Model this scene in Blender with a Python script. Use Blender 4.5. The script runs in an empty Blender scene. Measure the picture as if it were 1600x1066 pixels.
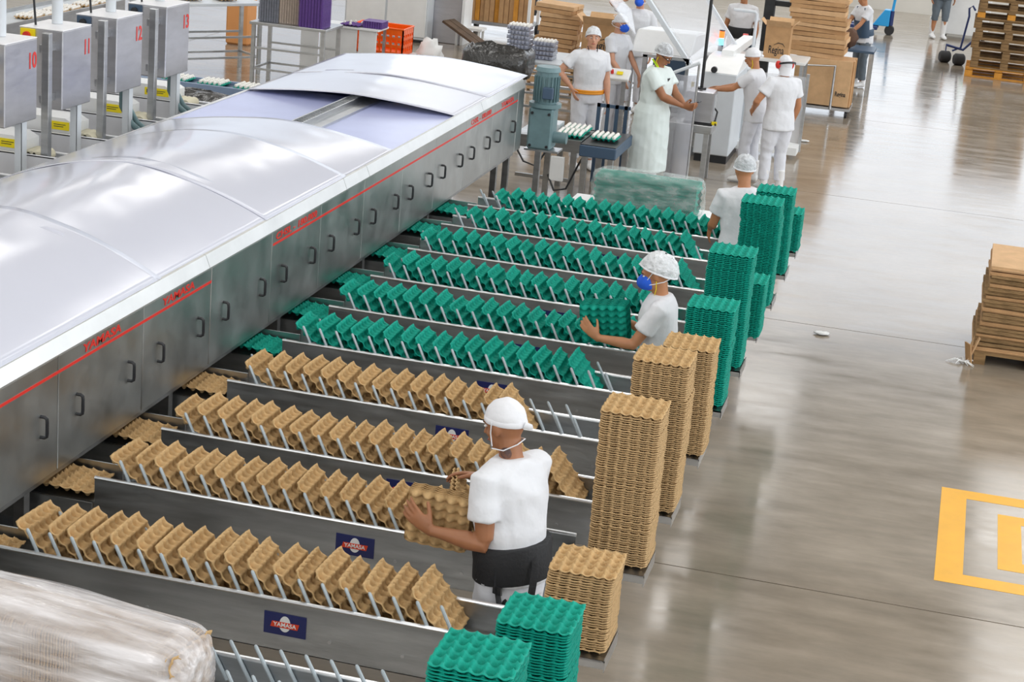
import bpy, bmesh, math, random
import numpy as np
from mathutils import Vector, Matrix, Euler, noise

random.seed(7)
SC = bpy.context.scene
COL = SC.collection
PI = math.pi

# ------------------------------------------------------------------ camera
CAM_LOC = Vector((0.0, 0.0, 4.6))
cam_d = bpy.data.cameras.new('camera')
cam = bpy.data.objects.new('camera', cam_d)
COL.objects.link(cam)
R_ = Vector((0.96603, 0.24477, 0.08293))
D_ = Vector((0.14866, -0.26384, -0.95304))
F_ = Vector((-0.21139, 0.93299, -0.29126))
mw = Matrix.Identity(4)
for i_ in range(3):
    mw[i_][0] = R_[i_]
    mw[i_][1] = -D_[i_]
    mw[i_][2] = -F_[i_]
    mw[i_][3] = CAM_LOC[i_]
cam.matrix_world = mw
cam_d.sensor_width = 36.0
cam_d.lens = 36.0 * 2908.4 / 1600.0
cam_d.clip_end = 300
SC.camera = cam

# ------------------------------------------------------------------ light
SC.view_settings.view_transform = 'Standard'
SC.view_settings.look = 'None'
SC.view_settings.gamma = 1.0
SC.view_settings.use_curve_mapping = False
SC.view_settings.exposure = 0.66
world = bpy.data.worlds.new('daylight')
SC.world = world
world.use_nodes = True
world.node_tree.nodes['Background'].inputs[0].default_value = (0.80, 0.88, 1.0, 1)
world.node_tree.nodes['Background'].inputs[1].default_value = 0.75
SKY_E = 82.0
def area(name, loc, rot, sx, sy, energy, col=(1, 1, 1)):
    l = bpy.data.lights.new(name, 'AREA')
    l.shape = 'RECTANGLE'; l.size = sx; l.size_y = sy; l.energy = energy; l.color = col
    o = bpy.data.objects.new(name, l); COL.objects.link(o)
    o.location = loc; o.rotation_euler = rot
    return o
# roof skylight panels in rows along the hall, and the tall glazed end wall
for y_ in (0.0, 7.5, 15.0, 22.5, 30.0, 37.0, 43.0):
    for x_ in (-18.0, -11.0, -4.0, 3.0, 10.0):
        area('skylight_lamp', (x_, y_, 9.45), (0, 0, 0), 2.6, 4.2, SKY_E, (1.0, 0.985, 0.96))
area('end_window_lamp', (-3.0, 47.6, 5.2), (math.radians(-90), 0, 0), 24.0, 7.6, 300, (0.95, 0.98, 1.0))
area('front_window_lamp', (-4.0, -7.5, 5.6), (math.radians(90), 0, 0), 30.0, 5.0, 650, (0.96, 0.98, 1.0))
area('side_fill_lamp', (15.5, 16.0, 6.0), (0, math.radians(90), 0), 4.0, 40.0, 1500, (0.93, 0.97, 1.0))  # unseen fill lamp, added to lighten the machine's front panels

# ------------------------------------------------------------------ helpers
def T(o, label, cat, group=None):
    o['label'] = label
    o['category'] = cat
    if group:
        o['group'] = group
    return o

def empty(name, loc=(0, 0, 0), rz=0.0):
    o = bpy.data.objects.new(name, None)
    o.empty_display_size = 0.1
    COL.objects.link(o)
    o.location = loc
    o.rotation_euler = (0, 0, rz)
    return o

def wloc(o):
    v = Vector((0, 0, 0))
    while o is not None:
        v += o.location
        o = o.parent
    return v

def inst(name, mesh, parent=None, loc=(0, 0, 0), rot=(0, 0, 0), scale=None, world=False):
    o = bpy.data.objects.new(name, mesh)
    COL.objects.link(o)
    if parent is not None:
        o.parent = parent
        if world:
            loc = Vector(loc) - wloc(parent)
    o.location = loc
    o.rotation_euler = rot
    if scale is not None:
        o.scale = scale
    return o

def copy_tree(o, parent=None):
    c = o.copy()
    COL.objects.link(c)
    c.parent = parent
    for ch in list(o.children):
        copy_tree(ch, c)
    return c

class MB:
    def __init__(s):
        s.v = []; s.f = []; s.m = []; s.mi = 0
    def add(s, vs, fs):
        b = len(s.v)
        s.v += [tuple(p) for p in vs]
        for f in fs:
            s.f.append(tuple(b + i for i in f)); s.m.append(s.mi)
        return s
    def box(s, c, d, rot=None):
        hx, hy, hz = d[0] / 2, d[1] / 2, d[2] / 2
        vs = [Vector((x, y, z)) for x in (-hx, hx) for y in (-hy, hy) for z in (-hz, hz)]
        if rot is not None:
            m = Euler(rot).to_matrix() if not isinstance(rot, Matrix) else rot
            vs = [m @ v for v in vs]
        c = Vector(c)
        return s.add([v + c for v in vs], [(0, 1, 3, 2), (4, 6, 7, 5), (0, 4, 5, 1), (2, 3, 7, 6), (0, 2, 6, 4), (1, 5, 7, 3)])
    def bb(s, x0, x1, y0, y1, z0, z1):
        return s.box(((x0 + x1) / 2, (y0 + y1) / 2, (z0 + z1) / 2), (abs(x1 - x0), abs(y1 - y0), abs(z1 - z0)))
    def loft(s, rings, caps=True, closed=True):
        n = len(rings[0]); vs = [p for r in rings for p in r]; fs = []
        for i in range(len(rings) - 1):
            for j in range(n if closed else n - 1):
                k = (j + 1) % n
                fs.append((i * n + j, i * n + k, (i + 1) * n + k, (i + 1) * n + j))
        if caps and closed:
            fs.append(tuple(range(n - 1, -1, -1)))
            b = (len(rings) - 1) * n
            fs.append(tuple(range(b, b + n)))
        return s.add(vs, fs)
    def tube(s, pts, rad, n=10, flat=1.0, up=None, caps=True):
        """tapered tube through points; flat = ratio of the second radius"""
        pts = [Vector(p) for p in pts]
        if not hasattr(rad, '__len__'):
            rad = [rad] * len(pts)
        rings = []
        u = None
        for i, p in enumerate(pts):
            a = pts[max(0, i - 1)]; b = pts[min(len(pts) - 1, i + 1)]
            t = (b - a).normalized()
            if u is None:
                ref = Vector(up) if up is not None else (Vector((0, 0, 1)) if abs(t.z) < 0.9 else Vector((0, 1, 0)))
                u = (ref - t * ref.dot(t)).normalized()
            else:
                u = (u - t * u.dot(t)).normalized()
            w = t.cross(u)
            r = rad[i]
            ru, rw = (r, r * flat) if not hasattr(r, '__len__') else r
            rings.append([p + u * (ru * math.cos(2 * PI * k / n)) + w * (rw * math.sin(2 * PI * k / n)) for k in range(n)])
        return s.loft(rings, caps)
    def cyl(s, p0, p1, r0, r1=None, n=12):
        return s.tube([p0, p1], [r0, r0 if r1 is None else r1], n)
    def ell(s, c, r, n=14, m=9, rot=None):
        c = Vector(c)
        R = None
        if rot is not None:
            R = rot if isinstance(rot, Matrix) else Euler(rot).to_matrix()
        rings = []
        for i in range(1, m):
            a = PI * i / m
            ring = []
            for k in range(n):
                b = 2 * PI * k / n
                p = Vector((r[0] * math.sin(a) * math.cos(b), r[1] * math.sin(a) * math.sin(b), -r[2] * math.cos(a)))
                if R is not None:
                    p = R @ p
                ring.append(c + p)
            rings.append(ring)
        return s.loft(rings)
    def prism(s, poly, axis, a0, a1):
        """poly: 2D points; axis 'x','y','z' is the extrusion axis between a0 and a1"""
        def P(q, a):
            return {'x': (a, q[0], q[1]), 'y': (q[0], a, q[1]), 'z': (q[0], q[1], a)}[axis]
        return s.loft([[P(q, a0) for q in poly], [P(q, a1) for q in poly]])
    def quad(s, a, b, c, d):
        return s.add([a, b, c, d], [(0, 1, 2, 3)])
    def mesh(s, name, mats, smooth=False, bevel=0.0, segs=1, normals=True):
        me = bpy.data.meshes.new(name)
        me.from_pydata(s.v, [], s.f)
        if not isinstance(mats, (list, tuple)):
            mats = [mats]
        for mt in mats:
            me.materials.append(mt)
        if len(mats) > 1:
            me.polygons.foreach_set('material_index', s.m)
        if normals or bevel:
            bm = bmesh.new(); bm.from_mesh(me)
            if bevel:
                bmesh.ops.bevel(bm, geom=[e for e in bm.edges if len(e.link_faces) == 2 and e.calc_face_angle(0) > 0.5],
                                offset=bevel, segments=segs, affect='EDGES', profile=0.7, clamp_overlap=True)
            bmesh.ops.recalc_face_normals(bm, faces=bm.faces)
            bm.to_mesh(me); bm.free()
        if smooth:
            me.polygons.foreach_set('use_smooth', [True] * len(me.polygons))
            if smooth != 'all':
                me.set_sharp_from_angle(angle=math.radians(40))
        me.update()
        return me
    def build(s, name, mats, parent=None, smooth=False, bevel=0.0, world=False, segs=1, normals=True, loc=(0, 0, 0), rot=(0, 0, 0)):
        return inst(name, s.mesh(name, mats, smooth, bevel, segs, normals), parent, loc, rot, world=world)

def structure(o):
    o['kind'] = 'structure'
    return o

# ------------------------------------------------------------------ materials
MATS = {}
def mat(name, col, rough=0.5, metal=0.0, var=0.0, vscale=4.0, bump=0.0, bscale=40.0, spec=0.5, stretch=(1, 1, 1),
        coat=0.0, alpha=1.0, trans=0.0, rvar=0.0, emit=None, estr=0.0, sub=0.0, detail=4.0, world=False, col2=None, sheen=0.0, aniso=0.0):
    m = bpy.data.materials.new(name)
    m.use_nodes = True
    nt = m.node_tree; N = nt.nodes; L = nt.links
    b = N['Principled BSDF']
    b.inputs['Base Color'].default_value = (*col, 1)
    b.inputs['Roughness'].default_value = rough
    b.inputs['Metallic'].default_value = metal
    b.inputs['Specular IOR Level'].default_value = spec
    b.inputs['Coat Weight'].default_value = coat
    b.inputs['Coat Roughness'].default_value = 0.08
    b.inputs['Alpha'].default_value = alpha
    b.inputs['Transmission Weight'].default_value = trans
    b.inputs['Sheen Weight'].default_value = sheen
    if sub:
        b.inputs['Subsurface Weight'].default_value = sub
        b.inputs['Subsurface Radius'].default_value = (0.02, 0.008, 0.005)
    if emit:
        b.inputs['Emission Color'].default_value = (*emit, 1)
        b.inputs['Emission Strength'].default_value = estr
    if var or bump or rvar:
        if world:
            src = N.new('ShaderNodeNewGeometry').outputs['Position']
        else:
            src = N.new('ShaderNodeTexCoord').outputs['Object']
        mp = N.new('ShaderNodeMapping')
        mp.inputs['Scale'].default_value = stretch
        L.new(src, mp.inputs['Vector'])
    if var:
        n = N.new('ShaderNodeTexNoise')
        n.inputs['Scale'].default_value = vscale
        n.inputs['Detail'].default_value = detail
        n.inputs['Roughness'].default_value = 0.6
        L.new(mp.outputs[0], n.inputs['Vector'])
        cr = N.new('ShaderNodeValToRGB')
        cr.color_ramp.elements[0].position = 0.3
        cr.color_ramp.elements[1].position = 0.7
        c0 = tuple(max(0, c * (1 - var)) for c in col)
        c1 = col2 if col2 else tuple(min(1, c * (1 + var)) for c in col)
        cr.color_ramp.elements[0].color = (*c0, 1)
        cr.color_ramp.elements[1].color = (*c1, 1)
        L.new(n.outputs['Fac'], cr.inputs[0])
        L.new(cr.outputs[0], b.inputs['Base Color'])
    if rvar:
        n2 = N.new('ShaderNodeTexNoise')
        n2.inputs['Scale'].default_value = vscale * 1.7
        n2.inputs['Detail'].default_value = 3
        L.new(mp.outputs[0], n2.inputs['Vector'])
        mr = N.new('ShaderNodeMapRange')
        mr.inputs['From Min'].default_value = 0.3; mr.inputs['From Max'].default_value = 0.7
        mr.inputs['To Min'].default_value = max(0, rough - rvar); mr.inputs['To Max'].default_value = rough + rvar
        L.new(n2.outputs['Fac'], mr.inputs['Value'])
        L.new(mr.outputs[0], b.inputs['Roughness'])
    if bump:
        n3 = N.new('ShaderNodeTexNoise')
        n3.inputs['Scale'].default_value = bscale
        n3.inputs['Detail'].default_value = 3
        L.new(mp.outputs[0], n3.inputs['Vector'])
        bp = N.new('ShaderNodeBump')
        bp.inputs['Strength'].default_value = bump
        bp.inputs['Distance'].default_value = 0.02
        L.new(n3.outputs['Fac'], bp.inputs['Height'])
        L.new(bp.outputs[0], b.inputs['Normal'])
    MATS[name] = m
    return m

STEEL = mat('brushed_steel', (0.50, 0.51, 0.52), 0.34, 1.0, var=0.12, vscale=3, bump=0.03, bscale=60, stretch=(1, 1, 6), rvar=0.06)
STEEL_P = mat('door_steel', (0.56, 0.58, 0.575), 0.36, 1.0, var=0.10, vscale=2.2, bump=0.02, bscale=14, rvar=0.06)
STEEL_D = mat('lane_steel', (0.44, 0.455, 0.465), 0.38, 1.0, var=0.18, vscale=5, bump=0.03, bscale=50, stretch=(0.4, 1, 3), rvar=0.08)
LIDM = mat('sky_lit_lid_steel', (0.86, 0.86, 0.88), 0.5, 0.55)  # lid colour lightened to carry the skylight reflection
STEEL_BOX = mat('cabinet_steel', (0.52, 0.52, 0.55), 0.36, 1.0, var=0.08, vscale=3, bump=0.02, bscale=80, stretch=(1, 1, 4), rvar=0.05)
RAIL = mat('bright_rail', (0.72, 0.74, 0.76), 0.28, 1.0, var=0.08, vscale=9)
ROD = mat('grey_rod', (0.42, 0.48, 0.52), 0.32, 0.15, var=0.12, vscale=14)
LIP = mat('satin_lip', (0.70, 0.70, 0.68), 0.32, 0.7, var=0.08, vscale=3)
DARK = mat('dark_metal_and_shade', (0.035, 0.04, 0.045), 0.6, 0.2, var=0.3, vscale=5)  # near-black metal; also paints the shade under the machine
BLACK = mat('black_plastic', (0.018, 0.019, 0.022), 0.38)
RED = mat('red_print', (0.68, 0.03, 0.02), 0.4)
WHITEP = mat('white_paint', (0.80, 0.81, 0.81), 0.35, var=0.05, vscale=3)
GREYP = mat('pale_grey_paint', (0.62, 0.66, 0.70), 0.35, var=0.05, vscale=3)
CHAN = mat('channel_paint', (0.76, 0.78, 0.83), 0.35, var=0.05, vscale=3)
FILM = mat('cover_sheet', (0.60, 0.615, 0.70), 0.15, 0.0, spec=0.55, bump=0.06, bscale=2.0, coat=0.0, stretch=(1.5, 1, 1))
PULP = mat('brown_pulp', (0.57, 0.38, 0.185), 0.85, var=0.20, vscale=22, bump=0.35, bscale=260, spec=0.2)
PULP2 = mat('brown_pulp_stacked', (0.60, 0.41, 0.21), 0.85, var=0.16, vscale=30, bump=0.3, bscale=260, spec=0.2)
GREEN = mat('green_pulp', (0.0, 0.33, 0.245), 0.62, var=0.16, vscale=20, bump=0.25, bscale=240, spec=0.3)
EGGW = mat('white_eggshell', (0.86, 0.84, 0.80), 0.45)
NAVY = mat('navy_print', (0.012, 0.018, 0.11), 0.35)
CREAM = mat('cream_print', (0.82, 0.84, 0.84), 0.4)
ORANGER = mat('red_ribbon_print', (0.72, 0.06, 0.02), 0.4)
CARD = mat('cardboard', (0.50, 0.30, 0.15), 0.8, var=0.12, vscale=8, bump=0.1, bscale=120, spec=0.2)
CARD_L = mat('pale_cardboard', (0.62, 0.40, 0.22), 0.8, var=0.10, vscale=8, bump=0.1, bscale=120, spec=0.2)
CARD_E = mat('cardboard_edge', (0.28, 0.18, 0.09), 0.9, var=0.4, vscale=10, stretch=(1, 1, 14), spec=0.1)
WOOD = mat('pallet_wood', (0.26, 0.16, 0.075), 0.8, var=0.35, vscale=5, bump=0.3, bscale=30, stretch=(1, 6, 6), spec=0.2)
WOOD_Y = mat('yellow_pallet_wood', (0.58, 0.26, 0.045), 0.8, var=0.2, vscale=5, bump=0.3, bscale=30, spec=0.2)
CLOTH = mat('white_cotton', (0.73, 0.745, 0.785), 0.85, bump=0.6, bscale=9, sheen=0.2, spec=0.2)
CLOTH2 = mat('white_trousers', (0.70, 0.715, 0.77), 0.85, bump=0.6, bscale=9, sheen=0.2, spec=0.2)
COAT = mat('white_coat_cotton', (0.70, 0.78, 0.77), 0.85, bump=0.4, bscale=6, sheen=0.2, spec=0.2)
SKIN = mat('tan_skin', (0.47, 0.21, 0.10), 0.5, var=0.10, vscale=9, sub=0.05)
SKIN_D = mat('brown_skin', (0.33, 0.14, 0.065), 0.5, var=0.10, vscale=9, sub=0.05)
SKIN_L = mat('light_skin', (0.60, 0.31, 0.20), 0.5, var=0.08, vscale=9, sub=0.05)
HAIR = mat('dark_hair', (0.02, 0.014, 0.011), 0.55)
NET = mat('hair_net_mesh', (0.80, 0.86, 0.92), 0.7, alpha=0.55, bump=0.6, bscale=40)
CAPW = mat('white_cap_cloth', (0.78, 0.79, 0.83), 0.85, bump=0.3, bscale=14)
BLUEM = mat('blue_mask', (0.02, 0.12, 0.72), 0.8, var=0.1, vscale=20)
BELT = mat('black_elastic', (0.012, 0.013, 0.016), 0.7, bump=0.2, bscale=60)
DENIM = mat('grey_work_cloth', (0.13, 0.16, 0.19), 0.85, bump=0.4, bscale=12)
BOOT = mat('white_rubber', (0.78, 0.78, 0.78), 0.35)
YELLOW = mat('yellow_floor_paint', (0.86, 0.42, 0.0), 0.35, var=0.06, vscale=6)
YEL = mat('yellow_label', (0.85, 0.68, 0.0), 0.45)
MOTOR = mat('grey_green_enamel', (0.14, 0.23, 0.25), 0.42, 0.1, var=0.12, vscale=8)
ORANGE = mat('orange_plastic', (0.95, 0.13, 0.0), 0.35)
PURPLE = mat('purple_plastic', (0.13, 0.055, 0.28), 0.5, var=0.15, vscale=20)
GREYTRAY = mat('grey_tray', (0.20, 0.21, 0.25), 0.45, var=0.3, vscale=20)
BEIGETRAY = mat('beige_tray', (0.46, 0.38, 0.32), 0.6, var=0.2, vscale=20)
CLEARBOX = mat('clear_plastic_carton', (0.30, 0.32, 0.40), 0.15, var=0.3, vscale=25, spec=0.8)
BAG = mat('black_bag_film', (0.035, 0.034, 0.033), 0.22, bump=0.6, bscale=14, spec=0.7)
BLUEJ = mat('sky_blue_enamel', (0.03, 0.38, 0.80), 0.35)
BLUED = mat('navy_enamel', (0.02, 0.04, 0.16), 0.4)
RUBBER = mat('black_rubber', (0.03, 0.03, 0.033), 0.7)
SLATE = mat('blue_grey_enamel', (0.05, 0.09, 0.15), 0.45)
BLUEP = mat('pale_blue_sheet', (0.44, 0.48, 0.76), 0.22, spec=0.6, var=0.05, vscale=2)
BLUEB = mat('deep_blue_belt', (0.008, 0.045, 0.30), 0.5)
TRUNK = mat('wall_paint', (0.72, 0.70, 0.65), 0.7, var=0.05, vscale=1)
ROOFM = mat('roof_sheet', (0.60, 0.60, 0.58), 0.6, 0.0, var=0.06, vscale=0.5)
BEAM = mat('beam_paint', (0.30, 0.31, 0.33), 0.5)

def glassy(name, col, alpha, rough=0.08, bump=0.0, bscale=8, spec=0.6, stretch=(1, 1, 1), swing=0.22):
    """thin see-through film: mix of transparent and a glossy white sheet"""
    m = bpy.data.materials.new(name); m.use_nodes = True
    nt = m.node_tree; N = nt.nodes; L = nt.links
    b = N['Principled BSDF']; out = N['Material Output']
    b.inputs['Base Color'].default_value = (*col, 1); b.inputs['Roughness'].default_value = rough
    b.inputs['Specular IOR Level'].default_value = spec
    t = N.new('ShaderNodeBsdfTransparent')
    mx = N.new('ShaderNodeMixShader')
    if bump:
        tc = N.new('ShaderNodeTexCoord')
        n = N.new('ShaderNodeTexNoise'); n.inputs['Scale'].default_value = bscale; n.inputs['Detail'].default_value = 4
        mp = N.new('ShaderNodeMapping'); mp.inputs['Scale'].default_value = stretch
        L.new(tc.outputs['Object'], mp.inputs['Vector']); L.new(mp.outputs[0], n.inputs['Vector'])
        bp = N.new('ShaderNodeBump'); bp.inputs['Strength'].default_value = bump; bp.inputs['Distance'].default_value = 0.03
        L.new(n.outputs['Fac'], bp.inputs['Height']); L.new(bp.outputs[0], b.inputs['Normal'])
        mr = N.new('ShaderNodeMapRange')
        mr.inputs['From Min'].default_value = 0.35; mr.inputs['From Max'].default_value = 0.68
        mr.inputs['To Min'].default_value = max(0.0, alpha - swing); mr.inputs['To Max'].default_value = min(1, alpha + swing)
        L.new(n.outputs['Fac'], mr.inputs['Value']); L.new(mr.outputs[0], mx.inputs[0])
    else:
        mx.inputs[0].default_value = alpha
    L.new(t.outputs[0], mx.inputs[1]); L.new(b.outputs[0], mx.inputs[2])
    L.new(mx.outputs[0], out.inputs['Surface'])
    MATS[name] = m
    return m
WRAP = glassy('stretch_film', (0.84, 0.82, 0.84), 0.60, 0.10, bump=0.7, bscale=9, stretch=(0.25, 1.6, 1.6), swing=0.3)
WRAPC = glassy('clear_bag_film', (0.86, 0.93, 0.92), 0.22, 0.10, bump=0.7, bscale=14, stretch=(0.6, 1, 1.4), swing=0.12)
GLASS = glassy('clear_guard', (0.80, 0.82, 0.86), 0.32, 0.05)
GUARD = glassy('frosted_guard', (0.52, 0.53, 0.58), 0.40, 0.12)
NETG = glassy('hair_net_film', (0.88, 0.92, 0.97), 0.62, 0.6, bump=0.9, bscale=30, swing=0.12)
NETW = glassy('white_hair_net_film', (0.90, 0.93, 0.97), 0.80, 0.6, bump=0.9, bscale=30, swing=0.1)

def text_mesh(name, body, size, material, depth=0.0015, extra=0.0, shear=0.0, width=None, space=1.0):
    cu = bpy.data.curves.new(name, 'FONT')
    cu.body = body; cu.size = size; cu.extrude = depth; cu.offset = extra; cu.shear = shear
    cu.align_x = 'CENTER'; cu.align_y = 'CENTER'; cu.space_character = space
    cu.resolution_u = 3
    o = bpy.data.objects.new('tmp_text', cu)
    COL.objects.link(o)
    dg = bpy.context.evaluated_depsgraph_get()
    me = bpy.data.meshes.new_from_object(o.evaluated_get(dg))
    bpy.data.objects.remove(o)
    bpy.data.curves.remove(cu)
    me.name = name
    if width:
        xs = [v.co.x for v in me.vertices]
        k = width / (max(xs) - min(xs))
        for v in me.vertices:
            v.co.x *= k
    me.materials.clear(); me.materials.append(material)
    return me
# ------------------------------------------------------------------ the hall
def concrete():
    m = bpy.data.materials.new('polished_concrete'); m.use_nodes = True
    nt = m.node_tree; N = nt.nodes; L = nt.links; b = N['Principled BSDF']
    g = N.new('ShaderNodeNewGeometry')
    def noise_(scale, det, stretch=(1, 1, 1)):
        mp = N.new('ShaderNodeMapping'); mp.inputs['Scale'].default_value = stretch
        L.new(g.outputs['Position'], mp.inputs['Vector'])
        n = N.new('ShaderNodeTexNoise'); n.inputs['Scale'].default_value = scale; n.inputs['Detail'].default_value = det
        n.inputs['Roughness'].default_value = 0.62
        L.new(mp.outputs[0], n.inputs['Vector']); return n
    n1 = noise_(0.55, 6); n2 = noise_(4.0, 5, (0.35, 1.2, 1)); n3 = noise_(24.0, 3)
    cr = N.new('ShaderNodeValToRGB')
    cr.color_ramp.elements[0].position = 0.32; cr.color_ramp.elements[1].position = 0.70
    cr.color_ramp.elements[0].color = (0.25, 0.208, 0.158, 1); cr.color_ramp.elements[1].color = (0.36, 0.31, 0.25, 1)
    L.new(n1.outputs['Fac'], cr.inputs[0])
    cr2 = N.new('ShaderNodeValToRGB')
    cr2.color_ramp.elements[0].position = 0.3; cr2.color_ramp.elements[1].position = 0.72
    cr2.color_ramp.elements[0].color = (0.80, 0.80, 0.80, 1); cr2.color_ramp.elements[1].color = (1.12, 1.10, 1.08, 1)
    L.new(n2.outputs['Fac'], cr2.inputs[0])
    mx = N.new('ShaderNodeMix'); mx.data_type = 'RGBA'; mx.blend_type = 'MULTIPLY'; mx.inputs['Factor'].default_value = 1
    L.new(cr.outputs[0], mx.inputs['A']); L.new(cr2.outputs[0], mx.inputs['B'])
    L.new(mx.outputs['Result'], b.inputs['Base Color'])
    mr = N.new('ShaderNodeMapRange')
    mr.inputs['From Min'].default_value = 0.3; mr.inputs['From Max'].default_value = 0.7
    mr.inputs['To Min'].default_value = 0.08; mr.inputs['To Max'].default_value = 0.20
    L.new(n2.outputs['Fac'], mr.inputs['Value']); L.new(mr.outputs[0], b.inputs['Roughness'])
    b.inputs['Specular IOR Level'].default_value = 0.62
    bp = N.new('ShaderNodeBump'); bp.inputs['Strength'].default_value = 0.05; bp.inputs['Distance'].default_value = 0.01
    L.new(n2.outputs['Fac'], bp.inputs['Height']); L.new(bp.outputs[0], b.inputs['Normal'])
    return m
CONC = concrete()
JOINT = mat('joint_filler', (0.09, 0.075, 0.06), 0.7)
fl = structure(MB().bb(-24, 16, -8, 48, -0.12, -0.006).build('floor', JOINT))
# cast slabs with sawn joints every six metres
y0 = -7.37
while y0 < 47:
    y1 = min(y0 + 6.0, 47.8)
    for x0, x1 in ((-23.9, -12.2), (-12.2, 3.8), (3.8, 15.9)):
        MB().bb(x0 + 0.006, x1 - 0.006, y0 + 0.006, y1 - 0.006, -0.05, 0.0).build('floor_slab', CONC, fl, world=True)
    y0 = y1 + (0 if y1 < 47.7 else 9)
structure(MB().bb(-24, 16, 47.8, 48.1, 0, 1.3).build('wall_back', TRUNK))
structure(MB().bb(-24, 16, 47.8, 48.1, 9.1, 9.8).build('trim_1', TRUNK))
structure(MB().bb(-24.3, -24, -8, 48, 0, 9.8).build('wall_left', TRUNK))
structure(MB().bb(16, 16.3, -8, 48, 0, 3.6).build('wall_right', TRUNK))
structure(MB().bb(-24, 16, -8.3, -8, 0, 9.8).build('wall_front', TRUNK))
structure(MB().bb(-16, 16, 45.0, 45.25, 0.0, 0.55).build('kerb_wall', TRUNK))
# roof of sheet panels between the skylight strips
rf = structure(MB().bb(-24, 16, -8, 48, 9.6, 9.7).build('ceiling', ROOFM))
for y_ in (4.5, 11.5, 18.5, 25.5, 32.5, 39.5):
    m_ = MB().bb(-24, 16, y_ - 0.12, y_ + 0.12, 8.5, 8.7).bb(-24, 16, y_ - 0.12, y_ + 0.12, 9.3, 9.5)
    x_ = -23.5
    while x_ < 15:
        m_.cyl((x_, y_, 8.6), (x_ + 0.9, y_, 9.4), 0.05, n=6).cyl((x_ + 0.9, y_, 9.4), (x_ + 1.8, y_, 8.6), 0.05, n=6)
        x_ += 1.8
    m_.build('roof_truss', BEAM, rf, world=True)

# yellow floor marking: an open square with a smaller one inside
fm = empty('floor_marking', (1.18, 11.98, 0))
T(fm, 'yellow painted double square outline on the concrete floor', 'floor marking')
def ring(x0, x1, y0, y1, wx, wy):
    return (MB().bb(x0, x0 + wx, y0, y1, 0.0, 0.0015).bb(x1 - wx, x1, y0, y1, 0.0, 0.0015)
            .bb(x0 + wx, x1 - wx, y0, y0 + wy, 0.0, 0.0015).bb(x0 + wx, x1 - wx, y1 - wy, y1, 0.0, 0.0015))
ring(0.31, 2.05, 11.12, 12.85, 0.175, 0.165).build('outer_square', YELLOW, fm, world=True)
ring(0.70, 1.66, 11.48, 12.48, 0.155, 0.15).build('inner_square', YELLOW, fm, world=True)
# ------------------------------------------------------------------ egg trays
TS = 0.296
def sstep(a, b, x):
    t = min(1.0, max(0.0, (x - a) / (b - a)))
    return t * t * (3 - 2 * t)
def tray_mesh(name, material, spc, ring_only=False, nu=5, nv=6, A=0.026, solid=True):
    n1, n2 = nu * spc, nv * spc
    def P(i, j):
        u = i / spc; v = j / spc
        du = u - math.floor(u) - 0.5; dv = v - math.floor(v) - 0.5
        r = 2 * math.sqrt(du * du + dv * dv)
        hh = -1 + 1.2 * sstep(0.18, 1.0, r) + 0.8 * sstep(0.88, 1.42, r)
        z = A * hh
        if i in (0, n1) or j in (0, n2):
            z = A * ((0.16 if ring_only else 0.45) * hh)
        a, b = 2 * u / nu - 1, 2 * v / nv - 1
        k = 1 - (0.06 if ring_only else 0.035) * (abs(a) ** 5) * (abs(b) ** 5)
        return Vector((a * k * TS / 2, b * k * TS / 2, z))
    idx = {}; vs = []; fs = []
    def gid(i, j):
        if (i, j) not in idx:
            idx[(i, j)] = len(vs); vs.append(P(i, j))
        return idx[(i, j)]
    for i in range(n1):
        for j in range(n2):
            if ring_only and spc <= i < n1 - spc and spc <= j < n2 - spc:
                continue
            fs.append((gid(i, j), gid(i + 1, j), gid(i + 1, j + 1), gid(i, j + 1)))
    # turned-out rim with a little thickness
    loop = [(i, 0) for i in range(n1)] + [(n1, j) for j in range(n2)] + [(i, n2) for i in range(n1, 0, -1)] + [(0, j) for j in range(n2, 0, -1)]
    b = len(vs); k = len(loop)
    for q in loop:
        p = P(*q); vs.append(Vector((p.x * 1.045, p.y * 1.045, p.z - 0.001)))
    for q in loop:
        p = P(*q); vs.append(Vector((p.x * 1.045, p.y * 1.045, p.z - 0.0045)))
    for a in range(k):
        c = (a + 1) % k
        fs.append((gid(*loop[a]), b + a, b + c, gid(*loop[c])))
        fs.append((b + a, b + k + a, b + k + c, b + c))
    mb = MB(); mb.add(vs, fs)
    return mb.mesh(name, material, smooth='all' if not ring_only else False, normals=False)

TRAY = {'brown': tray_mesh('brown_egg_tray', PULP, 8), 'green': tray_mesh('green_egg_tray', GREEN, 8)}
RING = {'brown': tray_mesh('brown_stack_tray', PULP2, 4, True), 'green': tray_mesh('green_stack_tray', GREEN, 4, True)}
KIND = {'brown': 'brown pulp egg tray', 'green': 'green pulp egg tray'}
ORD = ['first', 'second', 'third', 'fourth', 'fifth', 'sixth', 'seventh', 'eighth', 'ninth', 'tenth', 'eleventh', 'twelfth',
       'thirteenth', 'fourteenth', 'fifteenth', 'sixteenth', 'seventeenth', 'eighteenth', 'nineteenth', 'twentieth',
       'twenty-first', 'twenty-second']

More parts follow.
